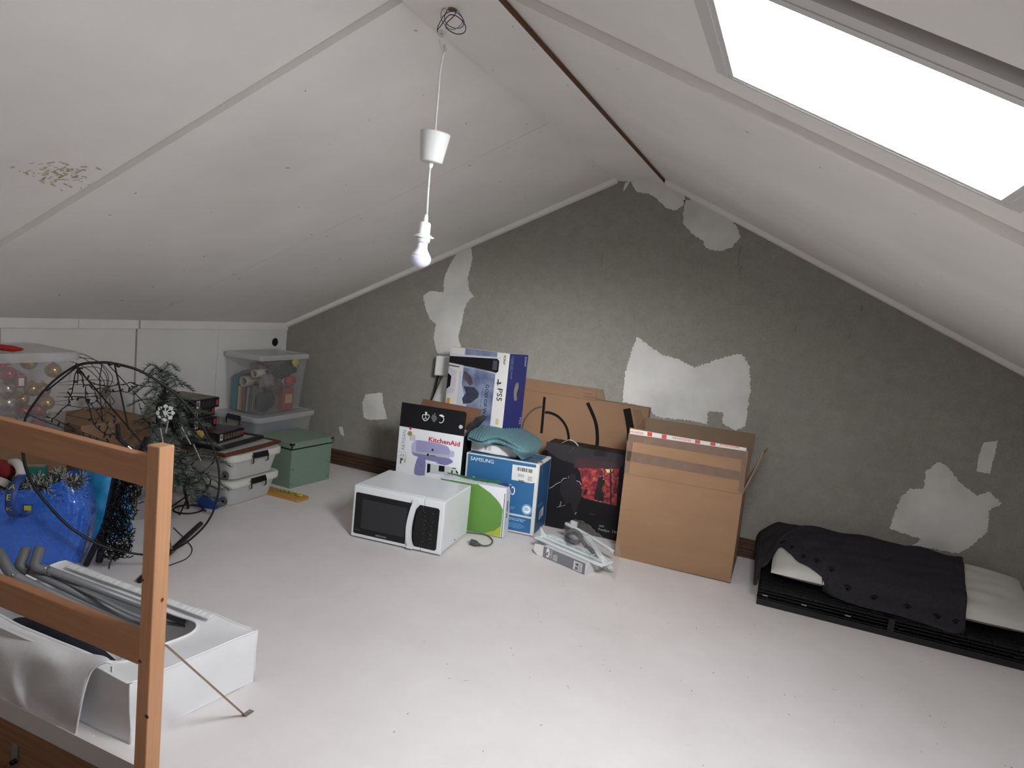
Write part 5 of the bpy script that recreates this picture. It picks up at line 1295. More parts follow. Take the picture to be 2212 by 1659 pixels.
item('ring_binder', 'teal ring binder inside the tall clear box', 'binder', (-3.518,3.56,zb), (-3.480,3.80,zb+.235), (44,116,132))
item('book', 'cream book inside the tall clear box', 'book', (-3.466,3.555,zb), (-3.448,3.76,zb+.165), (190,176,150))
item('book', 'tan book inside the tall clear box', 'book', (-3.446,3.553,zb), (-3.430,3.76,zb+.165), (170,120,90))
item('book', 'reddish brown book inside the tall clear box', 'book', (-3.428,3.553,zb), (-3.402,3.76,zb+.160), (118,84,74))
item('folder', 'pale grey folder inside the tall clear box', 'folder', (-3.392,3.553,zb), (-3.378,3.78,zb+.165), (150,152,156), .05)
item('folder', 'green folder inside the tall clear box', 'folder', (-3.374,3.553,zb), (-3.364,3.78,zb+.165), (54,110,92), .05)
for k in range(4):
    item('magazine', ('worn grey magazine beside the green folder', 'dark brown magazine leaning inside the tall clear box', 'pale magazine leaning inside the tall clear box', 'mottled magazine nearest the clear box corner')[k], 'magazine', (-3.356+k*.009,3.553,zb), (-3.350+k*.009,3.78,zb+.18), ((128,122,116),(84,76,72),(150,142,138),(98,90,88))[k], .07)
for k, (x, z, rr_, tl) in enumerate(((-3.425, zb+.200, .036, .5), (-3.335, zb+.265, .028, .2))):
    b = MB(); b.lathe([(rr_*.72,0),(rr_,0),(rr_,.26),(rr_*.72,.26),(rr_*.72,.02)], 20, cap=False); o = b.build('paper_roll', M('paper_beige', (186,178,160), .8), smooth=False)
    o.matrix_world = Matrix.Translation((x, 3.556, z)) @ Matrix.Rotation(-math.pi/2, 4, 'X') ; tag(o, ('wide beige paper roll lying on the books in the tall clear box', 'narrow beige paper roll lying on the magazines in the tall clear box')[k], 'paper roll')
item('magazine_pile', 'slanting pile of purple-grey magazines near the tall clear box lid', 'magazine', (-3.50,3.60,zb+.258), (-3.33,3.80,zb+.285), (108,94,104), -.30)
def lump(name, label, cat, c, s_, col, seed=0, nzk=.25):
    b = MB(); r = random.Random(seed); ph = r.uniform(0, 9)
    b.sphere((0,0,0), 1, 16, 11)
    b.v = [tuple(Vector(p) * (1 + nzk*nz(p[0]*3+ph, p[1]*3, p[2]*3+ph))) for p in b.v]
    b.v = [(p[0]*s_[0], p[1]*s_[1], p[2]*s_[2]) for p in b.v]
    zmin = min(p[2] for p in b.v); b.v = [(p[0], p[1], p[2]-zmin) for p in b.v]
    o = b.build(name, M('lump_%d_%d_%d' % col, col, .75, noise=(24,.4)), smooth=True); o.location = c; return tag(o, label, cat)
lump('black_cloth', 'black crumpled cloth inside the tall clear box', 'cloth', (-3.292,3.63,zb), (.020,.085,.07), (26,25,28), 1)
item('red_packet', 'red packet with a cream label inside the tall clear box', 'packet', (-3.325,3.79,zb), (-3.282,3.90,zb+.155), (150,56,58))
item('packet_label', 'cream label card on the red packet', 'card', (-3.2815,3.815,zb+.045), (-3.2805,3.885,zb+.11), (190,160,120), bev=0)
lump('red_ribbon', 'red fabric bow above the red packet', 'bow', (-3.29,3.86,zb+.158), (.018,.05,.036), (176,62,66), 3, .4)
lump('dark_foliage', 'dark artificial foliage filling the tall clear box', 'decoration', (-3.36,3.86,zb+.20), (.07,.085,.065), (66,64,58), 4, .4)
lump('grey_flowers', 'grey dried flowers inside the tall clear box', 'decoration', (-3.288,3.64,zb+.15), (.024,.07,.05), (122,116,114), 5, .45)
lump('dark_wreath', 'dark red ribbon tangle under the tall clear box lid', 'decoration', (-3.36,3.74,zb+.30), (.09,.11,.028), (98,60,66), 6, .4)
lump('brown_pinecones', 'brown pine cones beside the red packet in the tall clear box', 'decoration', (-3.29,3.72,zb+.10), (.02,.055,.05), (84,70,62), 8, .5)
lump('dark_felt', 'dark felt pieces above the red bow in the tall clear box', 'decoration', (-3.29,3.76,zb+.22), (.022,.12,.05), (58,54,56), 9, .45)
lump('yellow_paper', 'yellow torn paper under the tall clear box lid', 'paper', (-3.28,3.90,zb+.295), (.012,.035,.033), (196,176,84), 7, .4)

# ------------------------------------------------------------------ sage green storage box
w, d, h = .33, .372, .30
T = boxT(-3.178, 3.437, -.092, w, d, h)
t = thing('sage_box', 'sage green storage box with a fitted lid and metal corners on the floor', 'storage box', T=T)
m_sage = M('sage_board', (122, 144, 128), .8, noise=(60,.05), bump=(300,.1)); m_sage2 = M('sage_lid', (126, 146, 130), .8, noise=(60,.05))
MB().box((.006,.006,0),(w-.006,d-.006,h-.045)).build('body', m_sage, t, bevel=.002)
lid = MB().box((0,0,h-.040),(w,d,h)).build('lid', m_sage2, t, bevel=.002)
MB().box((.002,.002,h-.047),(w-.002,d-.002,h-.0405)).build('black_band', m_black, t)  # black band line just below the lid
for x, y, sx_, sy_ in ((w,0,-1,1),(w,d,-1,-1),(0,0,1,1),(0,d,1,-1)):
    b = MB()
    b.box((min(x,x+sx_*.022)- (.0015 if sx_ > 0 else 0), y-.0015*sy_ if sy_ > 0 else y, h-.018), (max(x,x+sx_*.022)+(.0015 if sx_ < 0 else 0), y if sy_ > 0 else y+.0015, h-.004))
    b.box((x if sx_ < 0 else x-.0015, min(y,y+sy_*.022), h-.018), (x+.0015 if sx_ < 0 else x, max(y,y+sy_*.022), h-.004))
    b.box((x-.005 if sx_ < 0 else x-.0015, y-.0015 if sy_ > 0 else y-.005, h-.041), (x+.0015 if sx_ < 0 else x+.005, y+.005 if sy_ > 0 else y+.0015, h-.018))
    b.build('corner_bracket', M('bracket_pewter', (74,68,64), .4, .8), lid, label='dark metal corner bracket', kind='stuff')
for y, z in ((.022,.125),(.022,.025),(d-.03,.125),(d-.03,.025)):
    MB().lathe([(.004,0),(.003,.002)], 10, Matrix.Translation((w-.006,y,z)) @ Matrix.Rotation(math.pi/2,4,'Y')).build('rivet', m_metal_d, t)

# ------------------------------------------------------------------ wooden toy board on the floor
A = at_z(590,1068,.012); Bq = at_z(645,1082,.012); D_ = at_z(668,1075,.012)
yaw = math.atan2(Bq.y-A.y, Bq.x-A.x); L_ = .36
T = Matrix.Translation((Bq.x, Bq.y, 0)) @ Matrix.Rotation(yaw, 4, 'Z') @ Matrix.Translation((-L_, 0, 0))
t = thing('peg_board', 'yellow wooden peg board lying on the floor in front of the sage green box', 'toy', T=T)
b = MB(); b.prism([Vector((x,y,0)) for x,y in rr(0,0,L_,.105,.02,4)], (0,0,.016)); b.build('board', mat_wood('peg_board_wood', (176,132,66), (196,154,84), 0), t)
for x, y, l_, col in ((L_-.075,.062,.05,(206,166,40)), (L_-.17,.075,.022,(136,164,62)), (L_-.14,.075,.03,(136,164,62)), (L_-.195,.07,.018,(136,164,62))):
    MB().tube([(x,y,.0225),(x+l_,y+.004,.0225)], .0075, 8).build('peg', M('peg_%d' % col[0], col, .45), t, smooth=True)

# ------------------------------------------------------------------ cartons under the decorations
carton('brown_carton', 'brown carton under the box of baubles by the pale knee wall', 'box', Matrix.Translation((-3.565, 1.63, 0)), .315, .60, .448, m_card)
carton('brown_carton', 'brown carton under the thin wire ornament by the pale knee wall', 'box', Matrix.Translation((-3.565, 2.26, 0)), .37, .40, .50, m_card)

# ------------------------------------------------------------------ bauble box
tub('bauble_box', 'clear lidded storage box full of gold and red baubles', Matrix.Translation((-3.572, 1.66, .4495)) @ Matrix.Rotation(-.03,4,'Z'), .40, .585, .425, .03, .05, film('bauble_box_plastic', (206,204,206), .30, .3), m_clearlid, .03, .016)
m_gold = M('bauble_gold', (196,158,84), .22, .9); m_redb = M('bauble_red', (168,36,58), .2, .7); m_silv = M('bauble_silver', (196,188,176), .22, .9)
bl = [(115,800,m_gold,'gold',.036),(92,842,m_gold,'gold',.036),(70,840,m_gold,'gold',.036),(18,808,m_redb,'red',.036),(14,840,m_silv,'silver',.04),(16,870,m_silv,'silver',.045),(62,782,m_gold,'gold',.036),(82,885,m_redb,'red',.036),(52,888,m_redb,'red',.036),(80,922,m_redb,'red',.036),(2,790,m_redb,'red',.036),(48,862,m_gold,'gold',.03),(100,870,m_gold,'gold',.036),(40,818,m_gold,'gold',.034),(20,910,m_gold,'gold',.036),(108,905,m_silv,'silver',.03)]
BL = {4: 'medium silver Christmas bauble stacked in the clear box', 5: 'large silver Christmas bauble, the biggest in the clear box', 15: 'small silver Christmas bauble low in the clear box', 6: 'gold Christmas bauble right under the clear box lid', 11: 'smallest gold Christmas bauble in the clear box', 13: 'gold Christmas bauble beside the red price tag', 9: 'red Christmas bauble at the bottom of the clear box', 10: 'red Christmas bauble right under the clear box lid'}
for k, (px_, py_, mt, nm, r_) in enumerate(bl):
    c = at_x(px_, py_, -3.275 - .035*((k*7) % 3)); c.z = max(c.z, .455 + r_)
    t = thing('bauble', BL.get(k, 'shiny %s Christmas bauble inside the clear box on the brown carton' % nm), 'bauble', c, group='%s baubles in the clear box' % nm)
    MB().sphere((0,0,0), r_, 18, 12).build('ball', mt, t, smooth=True)
    MB().lathe([(.007,r_-.002),(.007,r_+.006)], 10).build('cap', m_gold, t)
b = MB().box((0,0,0),(.002,.05,.05)); o = b.build('price_tag', m_redb); o.location = at_x(33,838,-3.222); tag(o, 'red price tag among the baubles', 'tag')
flat(o, frame((.002,.012,.008),(0,1,0),(0,0,1)), rect(0,0,.024,.036), m_ink_w, 'tag_label', .0006)
# red ribbon end on its lid
b = MB(); lz = .4495+.425
pts = [at_z(-70,752,lz+.012), at_z(-20,748,lz+.014), at_z(15,752,lz+.012), at_z(50,755,lz+.008)]
b.tube([p for p in spline(pts, 14)], [.012]*4+[.014]*8+[.010,.008,.004], 8); o = b.build('red_stocking', M('felt_red', (172,40,36), .9), smooth=True); tag(o, 'red felt strip lying on the lid of the bauble box', 'decoration')

# ------------------------------------------------------------------ blue woven shopping bag with a snowy garland
yw = math.radians(37.5)
BT = Matrix.Translation((-2.705, 1.930, 0)) @ Matrix.Rotation(yw, 4, 'Z')      # local: x along the front to the right, y away
t = thing('shopping_bag', 'big shiny blue woven shopping bag stuffed with a snowy garland', 'bag', T=BT)
Lb, Db, Hb = .50, .20, .335
m_bagb = M('blue_woven', (52, 112, 218), .2, noise=(5,.2), bump=(60,1.0,.006), coat=1.0)
def bag_pt(a, z):
    """a: 0..1 round the outline; z: 0..1 up"""
    per = [(-Lb,0),(0,0),(0,Db),(-Lb,Db)]
    pts = rr(-Lb, 0, 0, Db, .07, 8)
    n_ = len(pts); f_ = a*n_; k = int(f_) % n_; q = f_ - int(f_)
    x = pts[k][0]*(1-q) + pts[(k+1)%n_][0]*q; y = pts[k][1]*(1-q) + pts[(k+1)%n_][1]*q
    cx_, cy_ = -Lb/2, Db/2; s_ = .90 + .16*math.sin(math.pi*min(1, z*1.05))**.8 - .02*z
    w_ = .016*nz(a*22, z*7) + .012*nz(a*47+2*z, z*16) + .005*nz(a*110+9*z, z*38)
    x, y = cx_ + (x-cx_)*(s_ + w_), cy_ + (y-cy_)*(s_ + w_)
    hz_ = Hb*(1 + .03*math.sin(a*12.6 + .5) + .03*math.sin(a*31)) + .055*max(0, (x+.22)/.22)
    return Vector((x, y, hz_*z + .004))
b = MB(); b.grid(220, 70, lambda u, v: bag_pt(u % 1, v), closed_u=True); b.poly([bag_pt(k/110, 0) for k in range(109,-1,-1)])
b.build('bag_body', m_bagb, t, smooth=True, fixn=False)
iv = BT.inverted()
m_strap = M('strap_blue', (40, 70, 140), .5); m_yel = M('strap_yellow', (196, 186, 70), .5)
def ribbon3(name, pts, wd, mat, parent, side_=Vector((1,0,0)), n=24):
    sp_ = spline(pts, n); b = MB(); 
    b.grid(2, n+1, lambda u, v: sp_[int(round(v*n))] + side_*wd*(u-.5)); return b.build(name, mat, parent, smooth=True, thick=.002), sp_
sA = [iv @ at_z(68,1085,.30), iv @ at_z(62,1105,.27), iv @ at_z(42,1112,.25), iv @ at_z(30,1095,.31), iv @ at_z(30,1070,.36), iv @ at_z(38,1045,.40), iv @ at_z(52,1026,.42), iv @ at_z(58,1020,.40)]
sA = [p + Vector((0,-.03,0)) for p in sA]
st, spA = ribbon3('strap', sA, .036, m_strap, t)
for k, ch in ((7,'I'),(10,'K'),(13,'E'),(16,'A')):
    p, q = spA[k], spA[k+1]; fr_ = frame(p + Vector((-.014,-.003,0)), (1,0,0), (q-p))
    text(st, fr_, ch, 0, 0, .034, m_yel, off=.002)
flat(st, frame(spA[2]+Vector((-.01,-.004,.0)), (1,0,0), (0,0,1)), rect(0,0,.026,.02), m_yel, 'strap_print', .002)
flat(t, frame(iv @ at_z(197,1100,.22), (1,0,0), (0,0,1)), [(-.012,-.05),(.012,-.056),(.016,.012),(-.006,.018)], m_ink_w, 'bag_label', .012)
# garland: curled tinsel branch made of needles
def needles(path, n, ln, wd, seed, tips=True):
    r = random.Random(seed); b = MB(); m_ = len(path)-1
    for k in range(n):
        f_ = r.uniform(0, m_-.001); i = int(f_); q = f_-i; p = path[i]*(1-q) + path[i+1]*q
        d = Vector((r.gauss(0,1), r.gauss(0,1), r.gauss(.15,1))).normalized(); l_ = ln*r.uniform(.6,1.1)
        s_ = d.orthogonal().normalized()*wd; e = p + d*l_
        b.cur = 1 if (tips and r.random() < .45) else 0
        b._add([p-s_, p+s_, e+s_*.5, e-s_*.5], [(0,1,2,3)])
    return b
gr = Vector((-2.95, 1.95, .31))
gp = []
rg = random.Random(14)
for k in range(90):
    f_ = (k/89); q = BT @ Vector((-.44 + .40*(.5-.5*math.cos(f_*math.pi*5)) + rg.uniform(-.03,.03), .02 + .17*(.5+.5*math.sin(f_*19)) + rg.uniform(-.02,.02), .335 + .03*math.sin(k*1.1) + rg.uniform(-.015,.02)))
    gp.append(q)
t = thing('garland', 'green garland with snow-white tips coiled in the blue bag', 'garland', gr)
b = needles([p-gr for p in spline(gp, 400)], 9500, .040, .0014, 5); b.build('needles', [M('needle_green', (44,58,44), .8), M('needle_snow', (196,196,190), .8)], t, kind='stuff', fixn=False)
MB().tube([p-gr for p in spline(gp, 200)], .003, 5).build('wire_core', M('core_green', (40,50,38), .8), t)
for k in range(7):
    p = gp[(k*12+5) % 90] - gr + Vector((.015,-.02,.02)); MB().sphere(p, .007, 8, 6).build('berry', M('berry_red', (150,60,60), .4), t, smooth=True)
# santa hat and teal box on top of the garland
c = at_z(22, 1015, .40)
t = thing('santa_hat', 'red plush Santa hat with white brim lying on the garland', 'hat', c)
b = MB(); b.sphere((-.03,-.02,0), .055, 14, 9, (1.3,.8,.75)); b.build('crown', M('plush_red', (120, 28, 34), 1.0, bump=(180,.5)), t, smooth=True)
b = MB(); b.tube([at_z(x,y,z)-c for x,y,z in ((24,1000,.43),(36,1000,.435),(44,1010,.43),(46,1022,.41),(42,1030,.395))], .018, 10); b.build('brim', M('plush_white', (212,208,204), 1.0, bump=(140,.8)), t, smooth=True)
b = MB(); b.tube([at_z(x,y,z)-c for x,y,z in ((-10,1035,.37),(4,1040,.37),(16,1046,.36))], .016, 10); b.build('brim', M('plush_white', (212,208,204), 1.0, bump=(140,.8)), t, smooth=True)
c = at_z(58, 1034, .36)
t = carton('teal_gift_box', 'small teal box standing in the garland beside the Santa hat', 'box', Matrix.Translation((c.x-.02, c.y-.01, .335)) @ Matrix.Rotation(yw+.1,4,'Z'), .085, .05, .075, M('teal_card', (36, 116, 104), .6)); 
flat(t, topf(.085,.05,.075), rect(.004,.004,.081,.046), M('lid_tan', (150,128,108), .6), 'lid_print')

# ------------------------------------------------------------------ light blue plastic bag behind it
c = at_z(222, 1150, 0); c = Vector((-2.985, 2.235, 0))
T = Matrix.Translation(c) @ Matrix.Rotation(yw, 4, 'Z')
b = MB(); b.grid(40, 22, lambda u, v: Vector(((.125*(1-.25*v**2) + .012*nz(u*18,v*9))*math.cos(2*math.pi*u), (.10*(1-.3*v**2) + .012*nz(u*20+3,v*8))*math.sin(2*math.pi*u), .34*v + .012*math.sin(u*25)*v)), closed_u=True)
b.poly([(.12*math.cos(-2*math.pi*k/24), .095*math.sin(-2*math.pi*k/24), .001) for k in range(24)])
o = b.build('plastic_bag', M('bag_skyblue', (52, 158, 216), .35, noise=(10,.15), bump=(22,.7)), smooth=True, fixn=False); o.matrix_world = T; tag(o, 'crumpled sky-blue plastic bag standing behind the shopping bag', 'bag')

# ------------------------------------------------------------------ black hoop, poles and light strings
HP, HN = Vector((-2.50, 2.0, 0)), Vector((.71, -.704, 0)).normalized()
def hp_(px, py, off=0): return at_plane(px, py, HP + HN*off, HN)
def c3(x, y): return (100 + x*230/1734, 740 + y*220/1659)
t = thing('wire_hoop', 'large black wire hoop standing upright behind the pine railing', 'hoop', HP); o2 = HP
ringpx = [(48,960),(50,920),(68,880),(110,828),(165,790),(215,783),(250,786),(300,800),(345,826),(385,856),(420,896),(448,940),(468,990),(474,1040),(466,1090),(448,1128),(420,1158),(390,1180),(352,1196),(310,1198),(260,1190),(205,1172),(150,1138),(105,1092),(72,1048),(54,1005)]
rp_ = [hp_(x, y) - o2 for x, y in ringpx]
cl = spline(rp_ + [rp_[0]], 140)[:-1]
m_wirek = M('matt_black_wire', (18, 17, 18), .45)
MB().tube(cl, [.0058 if 20 < k < 60 or k > 110 else .0046 for k in range(len(cl))], 7, closed=True).build('ring', m_wirek, t, smooth=True)
for q in ([c3(0,790),c3(480,410)], [c3(1115,365),c3(1340,1420)], [(165,792),(330,985)], [(52,892),(110,915),(240,960)], [c3(1000,350),c3(1400,780),c3(1620,1010)], [c3(910,340),c3(870,560),c3(880,900),c3(920,1300)]):
    MB().tube([hp_(x, y, -.004) - o2 for x, y in q], .0034 if len(q) == 2 else .002, 6).build('spoke', m_wirek, t)
for q in (c3(1050,340), c3(1175,375), c3(500,380)):
    MB().sphere(hp_(*q)-o2, .009, 8, 6).build('joint', m_wirek, t, smooth=True)
def light_string(label, paths, off, seed, r_=.0022, twig=.016, dens=.028):
    r = random.Random(seed); p0 = hp_(*paths[0][0], off); t = thing('light_string', label, 'string lights', p0)
    for path in paths:
        q = [hp_(x, y, off + .012*math.sin(i*1.9+seed)) - p0 for i, (x, y) in enumerate(path)]
        n = max(12, len(q)*6); sp_ = spline(q, n); MB().tube(sp_, r_, 5).build('cable', m_wirek, t)
        b = MB(); acc = 0
        for i in range(n):
            acc += (sp_[i+1]-sp_[i]).length
            if acc > dens:
                acc = 0; d = Vector((r.gauss(0,1), r.gauss(0,1)*.5, r.gauss(0,1))).normalized()
                b.tube([sp_[i], sp_[i] + d*twig*r.uniform(.7,1.2)], [r_*1.3, r_*1.6], 4)
        if b.v: b.build('lamp_twig', m_wirek, t, kind='stuff')
    return t
light_string('black string lights looped over the top of the hoop', [[c3(*p) for p in ((490,330),(510,400),(600,500),(650,580),(760,660),(900,700),(1050,710),(1140,690),(1300,680),(1360,650),(1480,690),(1570,700))],
  [c3(*p) for p in ((500,400),(520,470),(590,560),(590,640),(640,700),(700,690),(760,760),(830,760),(900,740),(1060,800),(1200,790),(1330,810),(1400,750),(1480,700))]], .012, 1)
light_string('black string lights hanging down inside the hoop beside the bauble box', [[c3(*p) for p in ((520,440),(470,520),(440,700),(410,840),(370,900),(365,980),(330,1030),(250,1090),(190,1160),(110,1230),(0,1200))], [c3(*p) for p in ((0,1210),(120,1240),(280,1320),(500,1420),(700,1500),(1050,1640))], [c3(*p) for p in ((520,440),(515,560),(505,690))]], .006, 2)
light_string('black string lights crossing the middle of the hoop', [[c3(*p) for p in ((640,720),(640,900),(650,960),(700,1050),(730,1180),(760,1300),(820,1380),(900,1450),(1000,1500),(1100,1490),(1200,1500))], [c3(*p) for p in ((790,790),(830,930),(900,1030),(1010,1130),(1120,1230),(1110,1320),(990,1410),(960,1460),(930,1560))], [c3(*p) for p in ((660,920),(800,1100),(960,1300),(1100,1480),(1200,1560))], [c3(*p) for p in ((300,890),(420,880),(560,890),(640,910),(720,930))]], .016, 3)
# thin ornament of bronze wire behind the hoop
ox = -3.235
def wo(px, py, k=0): return at_x(px, py, ox - .02*k)
p0 = wo(*c3(975,1300)); p0.z = .5005
t = thing('wire_ornament', 'thin bronze wire ornament with a grey hub standing on the brown carton', 'decoration', p0)
m_br = M('bronze_wire', (92, 76, 66), .5, .3)
for i, q in enumerate((((390,170),(600,190),(800,290),(940,420),(1010,560),(1000,730)), ((390,175),(650,280),(800,430),(930,620),(960,740)), ((290,310),(500,255),(700,260),(880,330),(1080,560),(1020,730)), ((300,280),(470,330),(700,450),(900,640)), ((210,660),(600,610),(1000,620),(1110,660)), ((200,690),(900,680)), ((200,820),(910,830)), ((170,880),(910,880)), ((150,960),(400,930),(900,850)), ((140,1000),(600,1060),(800,1065),(1000,1040),(1110,970),(1040,860)), ((340,1180),(750,1250),(950,1170),(1040,1050),(1020,880)), ((350,1170),(700,1030),(920,860)), ((200,1420),(500,1400),(800,1300),(900,1100),(990,880)), ((250,480),(550,410),(850,410),(980,560),(985,730)))):
    MB().tube([p - p0 for p in spline([wo(*c3(*p), i % 3) for p in q], 26)], .0019, 5).build('wire', m_br, t)
b = MB(); hc = wo(*c3(975,805)) - p0; b.lathe([(.026,-.004),(.028,0),(.026,.004)], 20, Matrix.Translation(hc) @ Matrix.Rotation(math.pi/2,4,'Y')); b.build('hub', M('hub_grey', (104,102,94), .5), t)
q0, q1 = wo(*c3(280,1400)) - p0, wo(*c3(900,1100)) - p0
MB().tube([hc, Vector((hc.x, hc.y, 0))], .002, 5).build('leg', m_br, t)
# poles
def rod(name, label, cat, a, c_, r_, mat=m_black):
    a, c_ = Vector(a), Vector(c_); lo = a if a.z < c_.z else c_
    b = MB(); b.tube([a-lo, c_-lo], r_, 12); o = b.build(name, mat, smooth=False); o.location = lo; tag(o, label, cat); return o
rod('black_tube', 'black metal tube lying on the floor behind the post', 'tube', (-2.735, 2.60, .0125), (-2.392, 1.966, .0125), .0125)
A_, B_ = at_z(186, 1220, .012), hp_(292, 1000, -.05)
rod('black_pole', 'black metal pole leaning up behind the hoop from the floor', 'pole', A_, B_ + (B_-A_)*.25, .013)
rod('black_pole', 'second black pole leaning among the tangled lights', 'pole', at_z(214, 1212, .012), hp_(252, 1020, -.06), .015)
# walking cane with black grip
g0, g1 = hp_(255, 918, -.01), hp_(276, 962, -.01)
t = thing('cane', 'black crook-handled cane with a bare silver shaft behind the top rail', 'cane', hp_(330,1005,-.01))
oo = hp_(330,1005,-.01)
MB().tube([hp_(x,y,-.01)-oo for x,y in ((254,916),(255,935),(258,948),(268,958),(276,964))], .0085, 8).build('grip', m_blackm, t, smooth=True)
MB().tube([hp_(274,962,-.01)-oo, hp_(330,1005,-.01)-oo, at_z(372,1192,.02)-oo], .004, 8).build('shaft', m_steel, t)
# dense tangle of net lights round the poles
r = random.Random(21)
tp = [(262,1015),(305,1020),(308,1060),(300,1100),(285,1130),(292,1165),(280,1205),(245,1215),(215,1205),(205,1170),(225,1120),(240,1070)]
p0 = at_z(225, 1214, .004); t = thing('net_lights', 'dense tangle of black net lights hanging around the leaning poles', 'string lights', p0)
def inside(x, y):
    c_ = False; n = len(tp)
    for i in range(n):
        x1, y1 = tp[i]; x2, y2 = tp[(i+1) % n]
        if (y1 > y) != (y2 > y) and x < (x2-x1)*(y-y1)/(y2-y1) + x1: c_ = not c_
    return c_
b = MB(); cnt = 0
while cnt < 190:
    x, y = r.uniform(200, 312), r.uniform(1010, 1216)
    if not inside(x, y): continue
    pts = []; ang = r.uniform(0, 6.28)
    for k in range(7):
        if not inside(x, y): break
        q = hp_(x, y, -.03 + r.gauss(0, .022)); q.z = max(q.z, .006); pts.append(q - p0); ang += r.gauss(0, .9); x += 9*math.cos(ang); y += 9*math.sin(ang)
    if len(pts) > 3: b.tube(spline(pts, len(pts)*3), .0021, 4); cnt += 1
b.build('cable_net', m_wirek, t, kind='stuff', fixn=False)
b = MB()
for k in range(260):
    x, y = r.uniform(200, 312), r.uniform(1010, 1216)
    if inside(x, y):
        q = hp_(x, y, -.02 + r.gauss(0,.02)); q.z = max(q.z, .012); d = Vector((r.gauss(0,1),r.gauss(0,1),abs(r.gauss(0,.6)))).normalized(); b.tube([q-p0, q-p0+d*.022], .0024, 4)
b.build('lamp_twig', m_wirek, t, kind='stuff', fixn=False)
# loose cables on the floor
for lb, pth in (('thin black cable curling on the floor beside the post', ((375,1140),(400,1165),(415,1185),(405,1205),(375,1218),(350,1226))), ('thin black cable trailing from the net lights across the floor', ((292,1150),(270,1170),(250,1195),(238,1215),(236,1228)))):
    q = [at_z(x, y, .003) for x, y in pth]; b = MB().tube([p - q[0] for p in spline(q, 30)], .0022, 6); o = b.build('loose_cable', m_wirek, smooth=True); o.location = q[0]; tag(o, lb, 'cable')
# ------------------------------------------------------------------ small artificial tree with ornaments
tb, tt = Vector((-2.975, 2.735, 0)), Vector((-2.86, 2.42, .82))
t = thing('artificial_tree', 'small frosted artificial fir tree on a wire stand beside the frosted bins', 'tree', tb)
MB().tube([(0,0,.012), tt-tb], [.008,.005], 8).build('trunk', m_wirek, t)
b = MB(); b.tube([(.075*math.cos(a), .075*math.sin(a), .006) for a in [k*2*math.pi/24 for k in range(24)]], .0045, 6, closed=True)
for k in range(4): a = k*math.pi/2+.4; b.tube([(0,0,.09),(.10*math.cos(a),.10*math.sin(a),.004)], .004, 6)
b.build('stand', m_wirek, t, kind='stuff')
r = random.Random(9); m_fir, m_fir2 = M('fir_green', (72, 82, 72), .85), M('fir_frost', (130, 138, 130), .85)
for k in range(76):
    f_ = .16 + .84*((k+.5)/76); base = (tt-tb)*f_; a = k*2.4
    ln = (.25*(1-f_)**.7 + .075)*r.uniform(.75,1.15); out = Vector((math.cos(a), math.sin(a), r.uniform(-.25,.35)))
    if (base + out*ln + tb).x < -3.04: out.x = abs(out.x)*.4
    if (base + out*ln + tb).y > 2.84: out.y = -abs(out.y)*.3
    path = spline([base, base + out*ln*.55 + Vector((0,0,.02)), base + out*ln + Vector((0,0,-.03))], 8)
    b = MB(); b.tube(path, .0022, 4)
    n = int(34*ln/.2)+8
    for j in range(n):
        u = (j+.5)/n; i = min(7, int(u*8)); q = path[i]*(1-(u*8-i)) + path[i+1]*(u*8-i); d = (path[i+1]-path[i]).normalized(); s_ = d.cross(Vector((0,0,1))).normalized()
        for sg in (-1, 1, .3):
            e = q + (d*.6 + s_*sg + Vector((0,0,r.uniform(-.2,.5)))).normalized()*.034*(1.15-u*.5); w_ = d*.0021
            b.cur = 1 if r.random() < .4 else 0
            b._add([q-w_, q+w_, e+w_*.5, e-w_*.5], [(0,1,2,3)])
    b.build('branch', [m_fir, m_fir2], t, fixn=False)
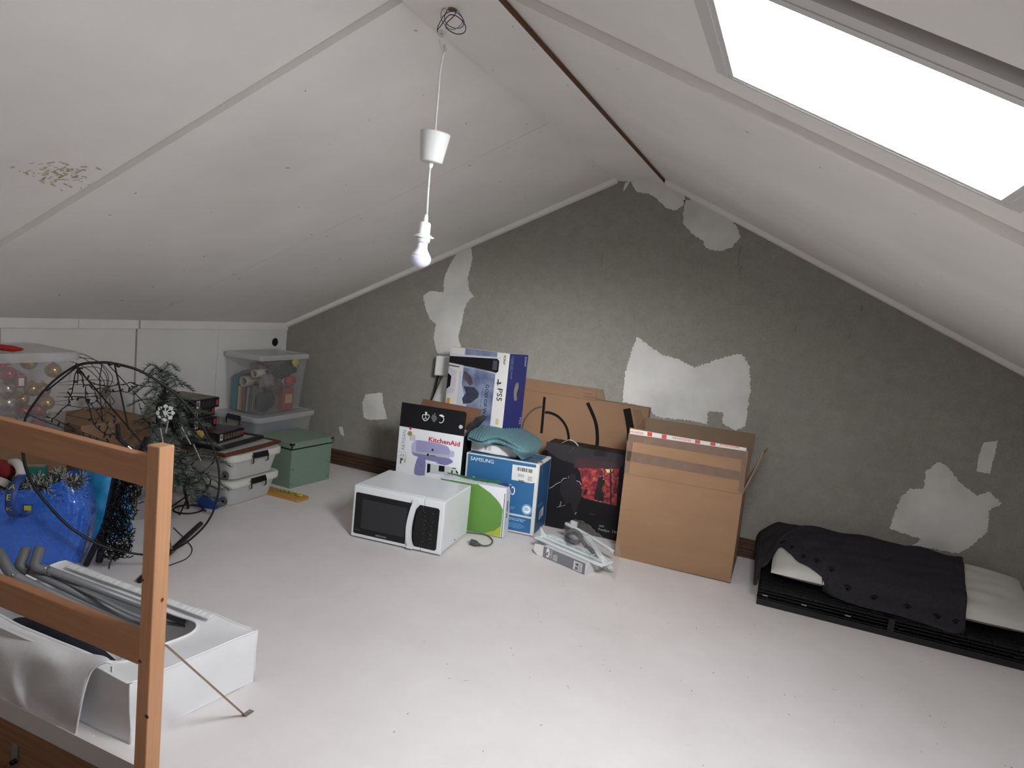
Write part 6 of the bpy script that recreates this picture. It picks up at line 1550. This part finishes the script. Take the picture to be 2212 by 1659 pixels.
for px_, py_, col, x_, rs_ in ((357,892,(222,224,224),-2.70,.042), (431,938,(190,150,50),-2.75,.022)):
    c = at_x(px_, py_, x_); t2 = thing('snowflake', ('large white snowflake ornament hanging on the fir tree', 'small golden snowflake ornament hanging low on the fir tree')[0 if rs_ > .03 else 1], 'ornament', c)
    fr_ = frame((0,0,0), (.6,.8,0), (0,0,1)); b = MB()
    for k in range(8):
        a = k*math.pi/4; R_ = fr_ @ Matrix.Rotation(a, 4, 'Z')
        b.box((0,-.0028,-.0012),(rs_,.0028,.0012), R_); b.prism([R_ @ Vector(p) for p in ((rs_*.62,-.009,-.0012),(rs_*.8,-.012,-.0012),(rs_,0,-.0012),(rs_*.8,.012,-.0012),(rs_*.62,.009,-.0012))], (R_.to_3x3() @ Vector((0,0,.0026))))
    b.build('flake', M('flake_%d' % col[0], col, .5), t2, kind='stuff')
for k, (a_, c_) in enumerate((((364,905),(358,935)), ((392,922),(412,960)), ((418,960),(434,995)), ((346,925),(352,955)))):
    A, Bq = at_x(*a_, -2.72), at_x(*c_, -2.72); rod('icicle', ('clear icicle ornament hanging under the white snowflake', 'clear icicle ornament hanging on the middle of the fir tree', 'clear icicle ornament hanging over the picture frames', 'clear icicle ornament hanging beside the white snowflake')[k], 'ornament', A, Bq, .0035, M('icicle', (190,194,196), .1, .6))
light_string('black string lights wound around the fir tree', [[(330,870),(345,880),(360,905),(395,915),(420,935),(450,960)], [(305,905),(340,915),(350,890),(352,850),(345,822)], [(380,1010),(400,985),(430,978),(470,975)], [(378,1040),(400,1045),(430,1020),(455,1035),(440,1065),(420,1060)], [(395,1005),(410,1030),(450,1010),(465,985)], [(378,985),(395,1000),(420,1010),(445,1050),(425,1080)], [(300,870),(310,900),(335,935),(350,960)]], -.30, 6, .0021, .018, .03)
c = Vector((-3.02, 2.80, 0))
o = MB().box((0,0,0),(.13,.06,.055)).build('blue_packet', M('packet_blue', (36, 66, 130), .5), bevel=.004); o.matrix_world = Matrix.Translation((-3.0, 2.80, 0)) @ Matrix.Rotation(.2,4,'Z'); tag(o, 'small blue packet on the floor against the frosted bins', 'packet')
# white crumpled paper by the cane
lump('crumpled_tissue', 'crumpled white tissue paper on the floor under the fir tree', 'paper', tuple(at_z(300,1100,0)), (.05,.05,.04), (190,188,186), 12, .4)
# grey sheet leaning on the carton
o = MB().box((0,0,0),(.30,.006,.32)).build('grey_sheet', M('sheet_grey', (150,148,146), .8)); o.matrix_world = Matrix.Translation((-3.10, 2.28, 0)) @ Matrix.Rotation(math.radians(70),4,'Z') @ Matrix.Rotation(-.12,4,'X'); tag(o, 'grey card sheet leaning on the brown carton behind the sky-blue bag', 'sheet')
